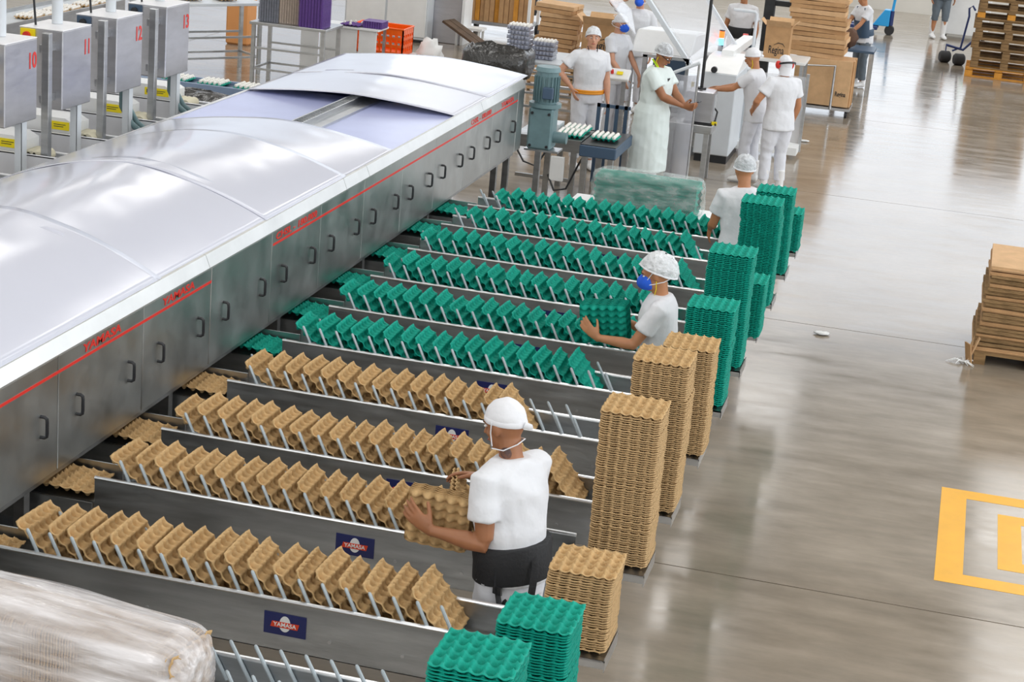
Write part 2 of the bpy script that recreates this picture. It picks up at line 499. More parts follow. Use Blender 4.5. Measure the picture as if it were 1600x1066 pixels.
# ------------------------------------------------------------------ lanes
rodb_me = MB().tube([(0.0, 0, 0.0), (-0.100, 0, 0.18), (-0.104, 0, 0.188)], [0.0088, 0.0088, 0.005], n=8).mesh('rod', ROD, smooth=True)
rod_me = MB().tube([(0.018, 0, -0.035), (-0.052, 0, 0.105), (-0.056, 0, 0.113)], [0.0088, 0.0088, 0.005], n=8).mesh('rod', ROD, smooth=True)
sign_me = MB().box((0, 0, 0), (0.205, 0.004, 0.108)).mesh('sign_plate', NAVY)
egg_pts = [(0.026 * math.cos(a) , 0.037 * math.sin(a) * (1.12 if math.sin(a) > 0 else 0.92)) for a in [2 * PI * k / 24 for k in range(24)]]
emb_me = MB().prism([(p[0] * 1.05, p[1] * 1.05) for p in egg_pts], 'y', -0.0032, -0.0021).mesh('egg_emblem', CREAM)
rib_me = MB().prism([(-0.07, -0.016), (0.062, -0.016), (0.07, 0.013), (-0.062, 0.013)], 'y', -0.0042, -0.0031).mesh('ribbon', ORANGER)
yam_me = text_mesh('lettering', 'YAMASA', 0.028, CREAM, 0.0004, 0.0006, width=0.112)
def lane(name, label, y, x1=-1.55, rods=True, sign=True, xr0=-3.87):
    r = empty(name, (-2.8, y, 0)); T(r, label, 'conveyor')
    r['group'] = 'parallel tray lanes beside the machine'
    W = 0.36
    fp = MB().bb(-4.06, x1, y, y + 0.004, 0.65, 0.9).bb(-4.06, x1, y, y + 0.03, 0.65, 0.654)
    fp.build('front_panel', STEEL_D, r, world=True)
    bp = MB().bb(-4.06, x1, y + W - 0.004, y + W, 0.65, 0.9)
    bp.build('back_panel', STEEL_D, r, world=True)
    MB().tube([(-4.06, y + 0.004, 0.902), (x1, y + 0.004, 0.902)], 0.0105, n=8).build('front_rail', RAIL, r, smooth=True, world=True)
    MB().tube([(-4.06, y + W - 0.004, 0.902), (x1, y + W - 0.004, 0.902)], 0.0105, n=8).build('back_rail', RAIL, r, smooth=True, world=True)
    MB().bb(-4.93, x1, y + 0.03, y + W - 0.03, 0.742, 0.752).build('bed', STEEL_D, r, world=True)
    MB().bb(-4.93, -4.07, y - 0.01, y + 0.0, 0.60, 0.76).build('feed_channel', STEEL_D, r, world=True)
    MB().bb(-4.93, -4.07, y + W, y + W + 0.01, 0.60, 0.84).build('feed_channel', STEEL_D, r, world=True)
    for xx in (-3.7, -1.9):
        MB().bb(xx - 0.025, xx + 0.025, y + 0.03, y + 0.08, 0, 0.65).build('leg', STEEL, r, world=True)
        MB().bb(xx - 0.025, xx + 0.025, y + W - 0.08, y + W - 0.03, 0, 0.65).build('leg', STEEL, r, world=True)
    if rods:
        n = int((x1 - 0.12 - xr0) / 0.113)
        for k in range(n):
            x = xr0 + 0.113 * k
            inst('rod', rod_me, r, (x, y + 0.012, 0.905), world=True)
            inst('rod', rodb_me, r, (x - 0.07, y + W - 0.016, 0.79), world=True)
    if sign:
        s = inst('sign_plate', sign_me, r, (-2.617, y - 0.0025, 0.785), world=True)
        inst('egg_emblem', emb_me, s); inst('ribbon', rib_me, s)
        inst('lettering', yam_me, s, (0, -0.0046, -0.0015), (PI / 2, 0, 0))
    for xx in (-3.3, -2.4, -2.05, -1.75):
        MB().cyl((xx, y - 0.004, 0.74), (xx, y, 0.74), 0.009, n=8).build('bolt', STEEL, r, world=True)
    # shelf for the finished stack at the lane's open end
    sh = MB().bb(-1.46, -1.142, y + 0.092, y + 0.408, 0.848, 0.856)
    sh.bb(-1.46, -1.142, y + 0.092, y + 0.096, 0.815, 0.856)
    sh.bb(-1.146, -1.142, y + 0.092, y + 0.408, 0.80, 0.87)
    sh.bb(-1.60, -1.40, y + 0.13, y + 0.16, 0.80, 0.848).bb(-1.60, -1.40, y + 0.30, y + 0.33, 0.80, 0.848)
    sh.build('stack_shelf', STEEL, r, world=True)
    return r

LANES = [  # name words, y, colour, first tray x, last tray x
    ('front brown row', 7.37, 'brown', -3.96, -2.00),
    ('second brown row', 8.36, 'brown', -3.97, -2.28),
    ('third brown row', 9.19, 'brown', -3.98, -1.86),
    ('rearmost brown row', 10.15, 'brown', -3.93, -2.36),
    ('front green row', 11.09, 'green', -3.95, -2.16),
    ('second green row', 12.00, 'green', -3.98, -1.95),
    ('third green row', 12.93, 'green', -3.95, -1.92),
    ('fourth green row', 13.87, 'green', -3.95, -1.92),
    ('fifth green row', 14.83, 'green', -3.83, -1.98),
    ('rearmost green row', 15.67, 'green', -3.80, -1.93),
]
rnd = random.Random(3)
for nm, y, colr, xa, xb in LANES:
    lane('tray_lane', 'steel tray lane with slanted rods holding the ' + nm, y)
    n = int(round((xb - xa) / 0.113)) + 1
    for k in range(n):
        x = xa + 0.113 * k + rnd.uniform(-0.012, 0.012)
        tilt = math.radians(44 + rnd.uniform(-5, 5))
        zc = 0.915 + rnd.uniform(-0.008, 0.012)
        if k == 0:
            tilt = math.radians(36 + rnd.uniform(-3, 3)); x -= 0.03
        if k == n - 1:
            tilt = math.radians(52)
        # tray local x runs down the slope, cups open upward and outward
        cx = x + 0.5 * TS * math.cos(tilt)
        o = inst(colr + '_egg_tray', TRAY[colr], None, (cx, y + 0.195 + rnd.uniform(-0.008, 0.008), zc + 0.012), (rnd.uniform(-0.02, 0.02), tilt, rnd.uniform(-0.05, 0.05)))
        o.scale = (1.03, 1.07, 1.12)
        pos = 'last' if k == n - 1 else ORD[k]
        T(o, KIND[colr] + ' leaning in the %s, %s from the machine' % (nm, pos), 'egg tray', colr + ' trays leaning in the lanes')
    o = inst(colr + '_egg_tray', TRAY[colr], None, (-4.25, y + 0.18, 0.80), (0.0, math.radians(4), rnd.uniform(-0.05, 0.05)))
    T(o, KIND[colr] + ' lying flat under the machine behind the ' + nm, 'egg tray', colr + ' trays coming out from under the machine')
lane('tray_lane', 'empty steel tray lane with bare slanted rods at the bottom edge', 6.42, sign=True, xr0=-3.6)
lane('tray_lane', 'steel tray lane under the film-wrapped bundle, nearest the viewer', 5.47, rods=False, sign=False)

# ------------------------------------------------------------------ stacks at the lane ends
STACKS = [ # words, y, colour, top z, pitch, individually built from this z up
    ('green stack nearest the viewer', 5.49, 'green', 1.70, 0.0125, 1.42, -0.02),
    ('second green stack from the viewer', 6.44, 'green', 1.43, 0.0125, 1.15, 0.0),
    ('short brown stack behind the two front green stacks', 7.39, 'brown', 1.27, 0.0118, 0, 0.0),
    ('tall brown stack beside the capped man', 8.40, 'brown', 1.70, 0.0118, 0, 0.0),
    ('second tall brown stack', 9.19, 'brown', 1.74, 0.0118, 0, 0.01),
    ('rearmost brown stack', 10.15, 'brown', 1.55, 0.0118, 0, 0.02),
    ('green stack just behind the brown stacks', 11.12, 'green', 1.53, 0.0125, 0, 0.0),
    ('second green stack of the far group', 12.0, 'green', 1.68, 0.0125, 0, 0.0),
    ('low green stack in the far group', 12.78, 'green', 1.31, 0.0125, 9, 0.03),
    ('tall green stack left of the far worker', 13.68, 'green', 1.70, 0.0125, 9, 0.0),
    ('green stack in front of the far worker', 14.75, 'green', 1.57, 0.0125, 9, 0.0),
    ('short green stack of the rearmost lane', 15.61, 'green', 1.24, 0.0125, 9, 0.02),
]
mass = MB()
rv = [v.co.copy() for v in RING['green'].vertices]; rf_ = [tuple(p.vertices) for p in RING['green'].polygons]
for words_, y, colr, top, pitch, zind, dx in STACKS:
    z = 0.858 + 0.026
    ks = int((top - 0.02 - z) / pitch)
    cx, cy = -1.30 + dx, y + 0.25
    gx = gy = 0.0
    for k in range(ks):
        zz = z + k * pitch
        if k % 27 == 26:
            gx = rnd.uniform(-0.008, 0.008); gy = rnd.uniform(-0.006, 0.006)
        px = cx + gx + rnd.uniform(-0.0035, 0.0035); py = cy + gy + rnd.uniform(-0.0035, 0.0035)
        rz = rnd.uniform(-0.006, 0.006)
        if k == ks - 1:
            o = inst(colr + '_egg_tray', TRAY[colr], None, (px, py, zz), (0, 0, rz + (PI / 2)))
            T(o, KIND[colr] + ' topping the ' + words_, 'egg tray', 'top trays of the stacks')
        elif zz >= zind:
            o = inst(colr + '_egg_tray', RING[colr], None, (px, py, zz), (0, 0, rz + PI / 2))
            T(o, KIND[colr] + ' inside the ' + words_, 'egg tray', 'trays of the ' + words_)
        else:
            m_ = Matrix.Translation((px, py, zz)) @ Matrix.Rotation(rz + PI / 2, 4, 'Z')
            mass.add([m_ @ v for v in rv], rf_)
ms = mass.build('green_egg_trays', GREEN, normals=False)
T(ms, 'mass of nested green egg trays in the far stacks and under the front ones', 'egg tray'); ms['kind'] = 'stuff'

# ------------------------------------------------------------------ the grading machine
mc = empty('egg_grading_machine', (-5.33, 12.0, 0))
T(mc, 'long steel egg grading machine under glossy white cover sheets', 'machine')
SEAM = [4.45, 5.44, 6.43, 7.42, 8.41, 9.44, 10.42, 11.45, 12.42, 13.40, 14.39, 15.36, 16.33, 17.30, 18.30]
XF = -4.30
hnd = MB()
hnd.tube([(0, 0, -0.056), (0.024, 0, -0.056), (0.036, 0, -0.048), (0.038, 0, -0.03), (0.038, 0, 0.03), (0.036, 0, 0.048), (0.024, 0, 0.056), (0, 0, 0.056)], 0.0095, n=8)
hnd_me = hnd.mesh('handle', BLACK, smooth=True)
for a, b in zip(SEAM[:-1], SEAM[1:]):
    d = MB().bb(XF - 0.02, XF, a + 0.004, b - 0.004, 0.889, 1.52).build('door_panel', STEEL_P, mc, bevel=0.003, world=True)
    for yy in (a + 0.21, b - 0.19):
        inst('handle', hnd_me, d, (XF, yy, 1.19), world=True)
MB().bb(XF - 0.02, XF, 18.304, 18.56, 0.889, 1.52).build('end_post', STEEL_P, mc, bevel=0.003, world=True)
MB().bb(-6.35, XF - 0.02, 18.50, 18.56, 0.889, 1.58).build('end_panel', STEEL_P, mc, world=True)
for a, b in ((4.45, 10.42), (11.47, 18.28)):
    MB().bb(XF, XF + 0.0015, a, b, 1.424, 1.441).build('red_stripe', RED, mc, world=True)
def face_text(body, y, z, size, width, dep=0.001):
    me = text_mesh('lettering', body, size, RED, dep, 0.0015, shear=0.08, width=width)
    inst('lettering', me, mc, (XF + 0.0015, y, z), (PI / 2, 0, PI / 2), world=True)
face_text('YAMASA', 8.915, 1.476, 0.066, 0.46)
face_text('YAMASA', 9.925, 1.476, 0.066, 0.46)
face_text('CHSL - 180.000', 11.92, 1.476, 0.066, 0.80)
face_text('CHSL - 180.000', 16.85, 1.476, 0.066, 0.72)
face_text('YAMASA', 17.85, 1.476, 0.066, 0.50)
lipp = [(-4.335, 1.521), (-4.297, 1.521), (-4.296, 1.53), (-4.328, 1.607), (-4.345, 1.611), (-4.36, 1.60)]
for a, b in ((4.45, 10.38), (10.385, 12.96), (12.965, 13.50), (13.505, 16.9), (16.905, 18.56)):
    MB().prism(lipp, 'y', a, b).build('edge_trim', LIP, mc, world=True)
lipb = [(-6.33, 1.50), (-6.42, 1.50), (-6.42, 1.57), (-6.36, 1.60), (-6.33, 1.60)]
MB().prism(lipb, 'y', 4.45, 18.9).build('edge_trim', LIP, mc, world=True)
MB().bb(-6.42, -6.38, 4.45, 18.9, 0.9, 1.50).build('rear_panel', STEEL_P, mc, world=True)
MB().bb(-6.2, -4.95, 4.45, 18.4, 0.10, 0.93).build('inner_shade_block', DARK, mc, world=True)  # added dark block, stands for the shade under the machine
MB().bb(-6.36, -4.33, 4.45, 18.5, 0.93, 1.2).build('shaded_belly', DARK, mc, world=True)  # underside coloured near black for the same shade
MB().bb(-4.42, -4.31, 4.45, 18.3, 0.86, 0.895).build('lower_beam', STEEL_D, mc, world=True)
for yy in (6.3, 8.25, 10.06, 11.9, 13.77, 15.57, 16.3, 18.0, 18.5):
    MB().bb(-4.45, -4.39, yy - 0.03, yy + 0.03, 0, 0.87).build('leg', STEEL, mc, world=True)
# cover sheets
def sheet(ya, yb, c0, c1, lift, seed, nx=40, p=1.7):
    ny = max(6, int((yb - ya) / 0.06))
    vs = []; fs = []
    for j in range(ny + 1):
        y = ya + (yb - ya) * j / ny
        s = j / ny
        cr = c0 + (c1 - c0) * s
        for i in range(nx + 1):
            t = i / nx
            x = -4.335 - t * (6.345 - 4.335)
            z = 1.605 + cr * (1 - abs(2 * t - 1) ** p) + lift
            w = math.sin(PI * t) ** 0.5
            z += w * 0.009 * noise.noise(Vector((x * 1.6, y * 1.1, seed)))
            z += w * 0.003 * noise.noise(Vector((x * 4 + y * 2.0, y * 3.2, seed + 5)))
            yy = y + (0.04 * math.sin(PI * t) * (1 if s > 0.5 else -1)) * (abs(2 * s - 1) ** 4)
            vs.append((x, yy, z))
    for j in range(ny):
        for i in range(nx):
            a = j * (nx + 1) + i
            fs.append((a, a + 1, a + nx + 2, a + nx + 1))
    mb = MB(); mb.add(vs, fs)
    o = mb.build('cover_sheet', FILM, mc, smooth='all', world=True)
    so = o.modifiers.new('thick', 'SOLIDIFY'); so.thickness = 0.004; so.offset = -1
    return o
sheet(4.45, 7.75, 0.27, 0.28, 0.000, 1)
sheet(7.65, 9.75, 0.28, 0.285, 0.006, 2)
sheet(9.62, 11.55, 0.285, 0.275, 0.000, 3)
sheet(11.42, 13.05, 0.275, 0.21, 0.006, 4)
sheet(12.75, 14.24, 0.19, 0.13, -0.004, 5)
sheet(16.05, 17.35, 0.085, 0.10, 0.004, 6)
sheet(17.2, 18.8, 0.10, 0.075, 0.008, 7)
MB().bb(-5.14, -4.345, 13.9, 16.4, 1.575, 1.592).build('side_sheet', BLUEP, mc, world=True)
MB().bb(-6.335, -5.36, 13.9, 16.4, 1.575, 1.592).build('side_sheet', BLUEP, mc, world=True)
MB().bb(-6.33, -4.35, 13.2, 16.9, 1.50, 1.56).build('belt_under', BLUEB, mc, world=True)
cr_ = MB().bb(-5.36, -5.14, 13.6, 16.8, 1.56, 1.615).bb(-5.36, -5.345, 13.6, 16.8, 1.615, 1.665).bb(-5.27, -5.255, 13.6, 16.8, 1.615, 1.66)
cr_.build('centre_channel', STEEL, mc, world=True)
sl = MB()
for k in range(52):
    yy = 13.7 + k * 0.058
    sl.bb(-5.345, -5.27, yy, yy + 0.018, 1.64, 1.655)
sl.build('chain_links', STEEL_D, mc, world=True)
# gear motor bolted to the far end
gm = empty('gear_motor', (-4.12, 18.78, 0.86)); T(gm, 'grey-green gear motor standing at the far end of the machine', 'motor')
MB().bb(-0.14, 0.12, -0.13, 0.13, 0.02, 0.46).build('gearbox', MOTOR, gm, bevel=0.02)
MB().cyl((0, 0, 0.46), (0, 0, 0.50), 0.17, n=20).build('flange', MOTOR, gm, smooth=True)
mm = MB().cyl((0, 0, 0.50), (0, 0, 0.83), 0.115, n=20)
for k in range(20):
    a = 2 * PI * k / 20
    mm.box((0.122 * math.cos(a), 0.122 * math.sin(a), 0.65), (0.03, 0.008, 0.26), (0, 0, a))
mm.build('motor_housing', MOTOR, gm)
MB().cyl((0, 0, 0.83), (0, 0, 0.875), 0.135, 0.12, n=20).build('fan_cowl', MOTOR, gm, smooth=True)
MB().box((0.05, -0.145, 0.62), (0.11, 0.06, 0.12)).build('terminal_box', SLATE, gm, bevel=0.008)
MB().cyl((0.12, 0, 0.15), (0.26, 0, 0.15), 0.06, n=14).build('output_shaft_cover', MOTOR, gm, smooth=True)
for sx, sz in ((-0.1, 0.06), (0.08, 0.06), (-0.1, 0.4), (0.08, 0.4)):
    MB().cyl((sx, -0.13, sz), (sx, -0.145, sz), 0.016, n=6).build('bolt', BLACK, gm)
MB().bb(-0.16, 0.2, -0.12, 0.12, 0.0, 0.02).bb(-0.06, 0.0, -0.03, 0.03, -0.86, 0.0).build('mount', STEEL, gm)

# film-wrapped bundle of trays lying on the nearest lane
bd = empty('wrapped_tray_bundle', (-3.6, 5.75, 0.9)); T(bd, 'long bundle of brown egg trays wrapped in white stretch film', 'bundle')
def bundle(root, x0, x1, film=True, seed=0.0, hw=0.155, pitch=0.0125):
    r0 = random.Random(int(seed) + 5)
    mb = MB()
    bv = [v.co.copy() for v in RING['brown'].vertices]; bf = [tuple(p.vertices) for p in RING['brown'].polygons]
    n = int((x1 - x0) / pitch)
    for k in range(n):
        m_ = Matrix.Translation((x0 + k * pitch, r0.uniform(-0.003, 0.003), hw + r0.uniform(-0.003, 0.003))) @ Matrix.Rotation(PI / 2, 4, 'Y')
        mb.add([m_ @ v for v in bv], bf)
    o = mb.build('nested_trays', PULP2, root, normals=False); o['kind'] = 'stuff'
    e = inst('end_tray', TRAY['brown'], root, (x1, 0, hw), (0, PI / 2, 0))
    if film:
        rings = []
        m = 60
        for i in range(m + 1):
            s = i / m
            x = x0 - 0.02 + (x1 - x0 + 0.07) * s
            k = 1.0
            if s > 0.93:
                k = math.sqrt(max(0.0, 1 - ((s - 0.93) / 0.072) ** 2)) * 0.55 + 0.45
            ring_ = []
            for j in range(56):
                a = 2 * PI * j / 56
                c, sn = math.cos(a), math.sin(a)
                q = (abs(c) ** 3.2 + abs(sn) ** 3.2) ** (-1 / 3.2)
                fold = 0.006 * math.sin(j * 2.1 + 3 * noise.noise(Vector((x * 1.2, j * 0.4, seed)))) + 0.006 * noise.noise(Vector((x * 3, j * 0.6, seed)))
                rr = (hw + 0.034 + fold) * q * k * (1 + 0.10 * math.sin(PI * min(1, s * 1.02)))
                ring_.append((x, rr * c, hw + rr * sn))
            rings.append(ring_)
        MB().loft(rings).build('stretch_film', WRAP, root, smooth='all')
bundle(bd, -0.62, 1.10, True, 1.0)
bd.location = (-3.52, 5.92, 1.135)
bd.rotation_euler = (0, 0, math.radians(-6))
bd2 = empty('tray_bundle', (-3.7, 5.65, 0.756), 0.0); T(bd2, 'loose bundle of brown egg trays beneath the film-wrapped bundle', 'bundle')
bundle(bd2, -0.5, 1.05, False, 9.0)
# ------------------------------------------------------------------ infeed side: numbered cabinets over white channels
INF = [(12.24, '9'), (13.18, '10'), (14.06, '11'), (15.06, '12'), (16.06, '13')]
NUMW = {'9': 'nine', '10': 'ten', '11': 'eleven', '12': 'twelve', '13': 'thirteen'}
for yy, num in INF:
    r = empty('infeed_channel', (-7.8, yy, 0)); T(r, 'pale grey infeed channel in front of cabinet number ' + NUMW[num], 'conveyor', 'infeed channels behind the machine')
    MB().bb(-9.6, -6.43, yy, yy + 0.006, 1.16, 1.40).bb(-9.6, -6.43, yy, yy + 0.04, 1.392, 1.40).build('side_wall', CHAN, r, world=True)
    MB().bb(-9.6, -6.43, yy + 0.40, yy + 0.406, 1.10, 1.36).bb(-9.6, -6.43, yy + 0.37, yy + 0.41, 1.352, 1.36).build('side_wall', CHAN, r, world=True)
    MB().bb(-9.6, -6.43, yy, yy + 0.40, 1.10, 1.11).build('channel_bed', WHITEP, r, world=True)
    MB().prism([(-8.6, 1.18), (-7.12, 1.18), (-7.12, 1.48), (-7.2, 1.52), (-8.6, 1.52)], 'y', yy + 0.08, yy + 0.36).build('guide_hood', WHITEP, r, world=True)
    lb = MB().bb(-7.40, -7.16, yy + 0.074, yy + 0.08, 1.42, 1.49).build('warning_label', YEL, r, world=True)
    MB().bb(-7.38, -7.33, yy + 0.073, yy + 0.0745, 1.44, 1.475).bb(-7.30, -7.19, yy + 0.073, yy + 0.0745, 1.462, 1.468).bb(-7.30, -7.21, yy + 0.073, yy + 0.0745, 1.445, 1.451).build('label_print', BLACK, lb, world=True)
    MB().cyl((-6.86, yy, 1.345), (-6.86, yy - 0.03, 1.345), 0.018, n=10).build('knob', BLACK, r, smooth=True, world=True)
    for xx in (-9.3, -6.7):
        MB().bb(xx - 0.02, xx + 0.02, yy + 0.1, yy + 0.14, 0, 1.10).build('leg', STEEL, r, world=True)
    for k in range(3):
        MB().cyl((-7.1 + 0.05 * k, yy + 0.1, 1.36), (-7.1 + 0.05 * k, yy + 0.32, 1.36), 0.05, n=14).build('brush_roller', mat('bristle_cream', (0.72, 0.68, 0.52), 0.8) if k == 0 and yy < 12.5 else MATS['bristle_cream'], r, smooth=True, world=True)
for yb, num, yp in ((12.58, '10', 12.35), (13.50, '11', 13.30), (14.47, '12', 14.27), (15.47, '13', 15.27)):
    c = empty('control_cabinet', (-7.08, yb + 0.25, 1.72)); T(c, 'stainless control cabinet with the red number %s on its side' % NUMW[num], 'cabinet', 'numbered control cabinets')
    ya, yz = yb, yb + 0.50
    MB().bb(-7.28, -6.90, ya, yz, 1.72, 2.35).build('housing', STEEL_BOX, c, bevel=0.008, world=True)
    MB().bb(-7.28, -6.90, ya, yz, 2.348, 2.358).build('lid', LIDM, c, bevel=0.003, world=True)
    nm_ = text_mesh('lettering', num, 0.17, RED, 0.0006, 0.004, width=0.115 if num != '11' else 0.08)
    inst('lettering', nm_, c, (-6.8985, yz - 0.08, 2.18), (PI / 2, 0, PI / 2), world=True)
    MB().bb(-6.965, -6.90, yp - 0.03, yp + 0.03, 0.0, 2.36).build('post', STEEL, c, bevel=0.004, world=True)
    for zz in (1.8, 2.2):
        MB().bb(-7.00, -6.96, yp, ya + 0.02, zz, zz + 0.06).build('bracket', STEEL, c, world=True)
    MB().cyl((-7.12, yb + 0.33, 2.36), (-7.12, yb + 0.33, 4.2), 0.045, n=14).build('riser_pipe', GREYP, c, smooth=True, world=True)
    MB().tube([(-7.2, yb + 0.12, 2.36), (-7.22, yb + 0.10, 2.7), (-7.18, yb + 0.13, 3.2), (-7.2, yb + 0.1, 4.2)], 0.009, n=6).build('cable', BLACK, c, smooth=True, world=True)
    sw = MB().bb(-7.26, -7.14, ya - 0.02, ya, 2.25, 2.345).build('switch_plate', YEL if num in ('11',) else SLATE, c, world=True)
    MB().cyl((-7.20, ya - 0.02, 2.295), (-7.20, ya - 0.045, 2.295), 0.03, n=14).build('switch_knob', RED if num in ('11',) else BLACK, sw, smooth=True, world=True)
    MB().bb(-6.98, -6.92, yb + 0.30, yb + 0.31, 1.30, 1.72).bb(-6.925, -6.92, yb + 0.30, yb + 0.38, 1.30, 1.72).build('drop_plate', GREYP, c, world=True)
    for q in ((0.34, 0.44) if num in ('12', '13') else ()):
        MB().tube([(-7.0, yb + q, 1.72), (-7.0, yb + q, 1.55), (-6.93, yb + q + 0.04, 1.40), (-6.8, yb + q + 0.1, 1.28)], 0.028, n=10).build('flexible_conduit', MOTOR, c, smooth=True, world=True)

# ------------------------------------------------------------------ eggs in trays
egg_me = MB().ell((0, 0, 0), (0.0215, 0.0215, 0.027), 10, 7).mesh('egg', EGGW, smooth='all')
EGG_MASS = MB()
def egg_tray(material, loc, rz, label, group, eggs=True, massed=False, eggcol='white', skip=0.0, words_=''):
    o = inst(material.name.split('.')[0], material, None, loc, (0, 0, rz)); T(o, label, 'egg tray', group)
    if eggs:
        R = Matrix.Rotation(rz, 3, 'Z')
        for i in range(5):
            for j in range(6):
                if rnd.random() < skip:
                    continue
                p = R @ Vector(((i + 0.5) / 5 - 0.5, (j + 0.5) / 6 - 0.5, 0)) * TS + Vector(loc) + Vector((0, 0, 0.019))
                if massed:
                    EGG_MASS.add([v.co + p for v in egg_me.vertices], [tuple(f.vertices) for f in egg_me.polygons])
                    continue
                e = inst('egg', egg_me, None, p, (rnd.uniform(-.2, .2), rnd.uniform(-.2, .2), 0))
                T(e, 'white egg sitting in the ' + words_, 'egg', 'eggs in the ' + words_)
    return o
PUR_T = tray_mesh('purple_egg_tray', PURPLE, 4)
GRY_T = tray_mesh('grey_egg_tray', GREYTRAY, 4)

# outfeed conveyor behind the machine's far end, with trays of eggs
oc = empty('outfeed_conveyor', (-4.4, 20.8, 0)); T(oc, 'steel outfeed conveyor carrying egg trays behind the gear motor', 'conveyor')
MB().bb(-4.80, -4.02, 20.35, 20.36, 0.56, 0.70).build('side_frame', STEEL, oc, world=True)
MB().bb(-4.80, -4.02, 21.15, 21.16, 0.56, 0.70).build('side_frame', STEEL, oc, world=True)
MB().bb(-4.80, -4.02, 20.37, 21.14, 0.66, 0.69).build('belt', STEEL_D, oc, world=True)
MB().bb(-4.62, -4.38, 20.8, 21.1, 0.69, 0.77).build('guide_block', GREYP, oc, world=True)
for xx in (-4.40, -4.10):
    for yy in (20.42, 21.1):
        MB().bb(xx - 0.03, xx + 0.03, yy - 0.03, yy + 0.03, 0, 0.56).build('leg', STEEL, oc, world=True)
MB().bb(-4.76, -4.1, 20.40, 20.43, 0.20, 0.24).build('stretcher', STEEL, oc, world=True)
MB().bb(-4.34, -4.18, 20.30, 20.35, 0.22, 0.50).build('junction_box', WHITEP, oc, bevel=0.006, world=True)
MB().tube([(-4.78, 20.33, 0.58), (-4.65, 20.30, 0.40), (-4.50, 20.31, 0.36), (-4.42, 20.34, 0.52)], 0.012, n=6).build('cable', BLACK, oc, smooth=True, world=True)
MB().tube([(-4.36, 20.33, 0.28), (-4.26, 20.26, 0.12), (-4.12, 20.24, 0.16), (-4.0, 20.26, 0.46), (-3.93, 20.24, 0.60)], 0.012, n=6).build('cable', BLACK, oc, smooth=True, world=True)
tc = empty('transfer_conveyor', (-3.78, 20.7, 0)); T(tc, 'dark blue transfer conveyor at the end of the steel outfeed', 'conveyor')
MB().bb(-4.0, -3.58, 20.2, 21.2, 0.56, 0.69).build('frame', SLATE, tc, world=True, bevel=0.01)
MB().bb(-3.99, -3.59, 20.22, 21.18, 0.69, 0.698).build('belt', BLACK, tc, world=True)
for xx in (-3.94, -3.64):
    for yy in (20.25, 21.15):
        MB().bb(xx - 0.03, xx + 0.03, yy - 0.03, yy + 0.03, 0, 0.56).build('leg', STEEL, tc, world=True)
for k in range(4):
    MB().bb(-4.10 + 0.11 * k, -4.06 + 0.11 * k, 21.55, 21.59, 0.0, 0.95).build('guard_bar', SLATE, tc, world=True)
MB().bb(-4.10, -3.7, 21.55, 21.59, 0.91, 0.95).build('guard_rail', SLATE, tc, world=True)
gt = TRAY['green']
egg_tray(gt, (-4.19, 20.62, 0.725), 0.05, 'green tray full of white eggs at the end of the outfeed conveyor', 'egg trays on the outfeed', words_='green tray at the end of the outfeed conveyor')
egg_tray(gt, (-3.79, 20.62, 0.735), 0.0, 'green tray full of white eggs on the blue transfer conveyor', 'egg trays on the outfeed', words_='green tray on the blue transfer conveyor')
egg_tray(gt, (-4.19, 20.96, 0.725), 0.02, 'rear green tray of white eggs on the outfeed conveyor', 'egg trays on the outfeed', words_='rear green tray on the outfeed conveyor')

# blue side conveyor behind the cabinets with egg trays
bc = empty('side_conveyor', (-8.2, 20.0, 0)); T(bc, 'blue framed side conveyor carrying green trays of white eggs', 'conveyor')
MB().bb(-9.3, -7.0, 19.78, 19.82, 0.80, 0.90).build('side_frame', mat('blue_grey_frame', (0.25, 0.34, 0.50), 0.4), bc, world=True)
MB().bb(-9.3, -7.0, 20.18, 20.22, 0.80, 0.90).build('side_frame', MATS['blue_grey_frame'], bc, world=True)
MB().bb(-9.3, -7.0, 19.82, 20.18, 0.84, 0.87).build('belt', SLATE, bc, world=True)
for xx in (-9.1, -7.2):
    MB().bb(xx - 0.03, xx + 0.03, 19.95, 20.05, 0, 0.82).build('leg', STEEL, bc, world=True)
for k in range(4):
    egg_tray(gt, (-8.95 + 0.44 * k + 0.2, 20.0, 0.895), 0.0, 'green tray of white eggs on the side conveyor, %s from the cabinets' % ORD[k], 'egg trays on the side conveyor', words_='%s green tray on the side conveyor' % ORD[k])
bw = empty('waste_bag', (-7.85, 18.6, 0)); T(bw, 'black plastic waste bag hanging open under the side conveyor', 'bag')
def lumpy(mb, c, r, seed, n=22, m=14, amp=0.16, sq=2.0):
    rings = []
    for i in range(1, m):
        a = PI * i / m
        rg = []
        for k in range(n):
            b = 2 * PI * k / n
            d = Vector((math.sin(a) * math.cos(b), math.sin(a) * math.sin(b), -math.cos(a)))
            q = (abs(d.x) ** sq + abs(d.y) ** sq + abs(d.z) ** sq) ** (-1.0 / sq)
            f = q * (1 + amp * noise.noise(d * 2.3 + Vector((seed, seed, 0))) + 0.4 * amp * noise.noise(d * 6 + Vector((0, seed, seed))))
            rg.append(Vector(c) + Vector((d.x * r[0] * f, d.y * r[1] * f, d.z * r[2] * f)))
        rings.append(rg)
    return mb.loft(rings)
lumpy(MB(), (0, 0, 0.5), (0.62, 0.35, 0.50), 3.0, 30, 16, 0.2, 5).build('bag_film', BAG, bw, smooth='all')
MB().tube([(0.6 * math.cos(2 * PI * k / 24), 0.34 * math.sin(2 * PI * k / 24), 0.98 + 0.02 * math.sin(k)) for k in range(25)], 0.02, n=6).build('bag_rim', BAG, bw, smooth=True)

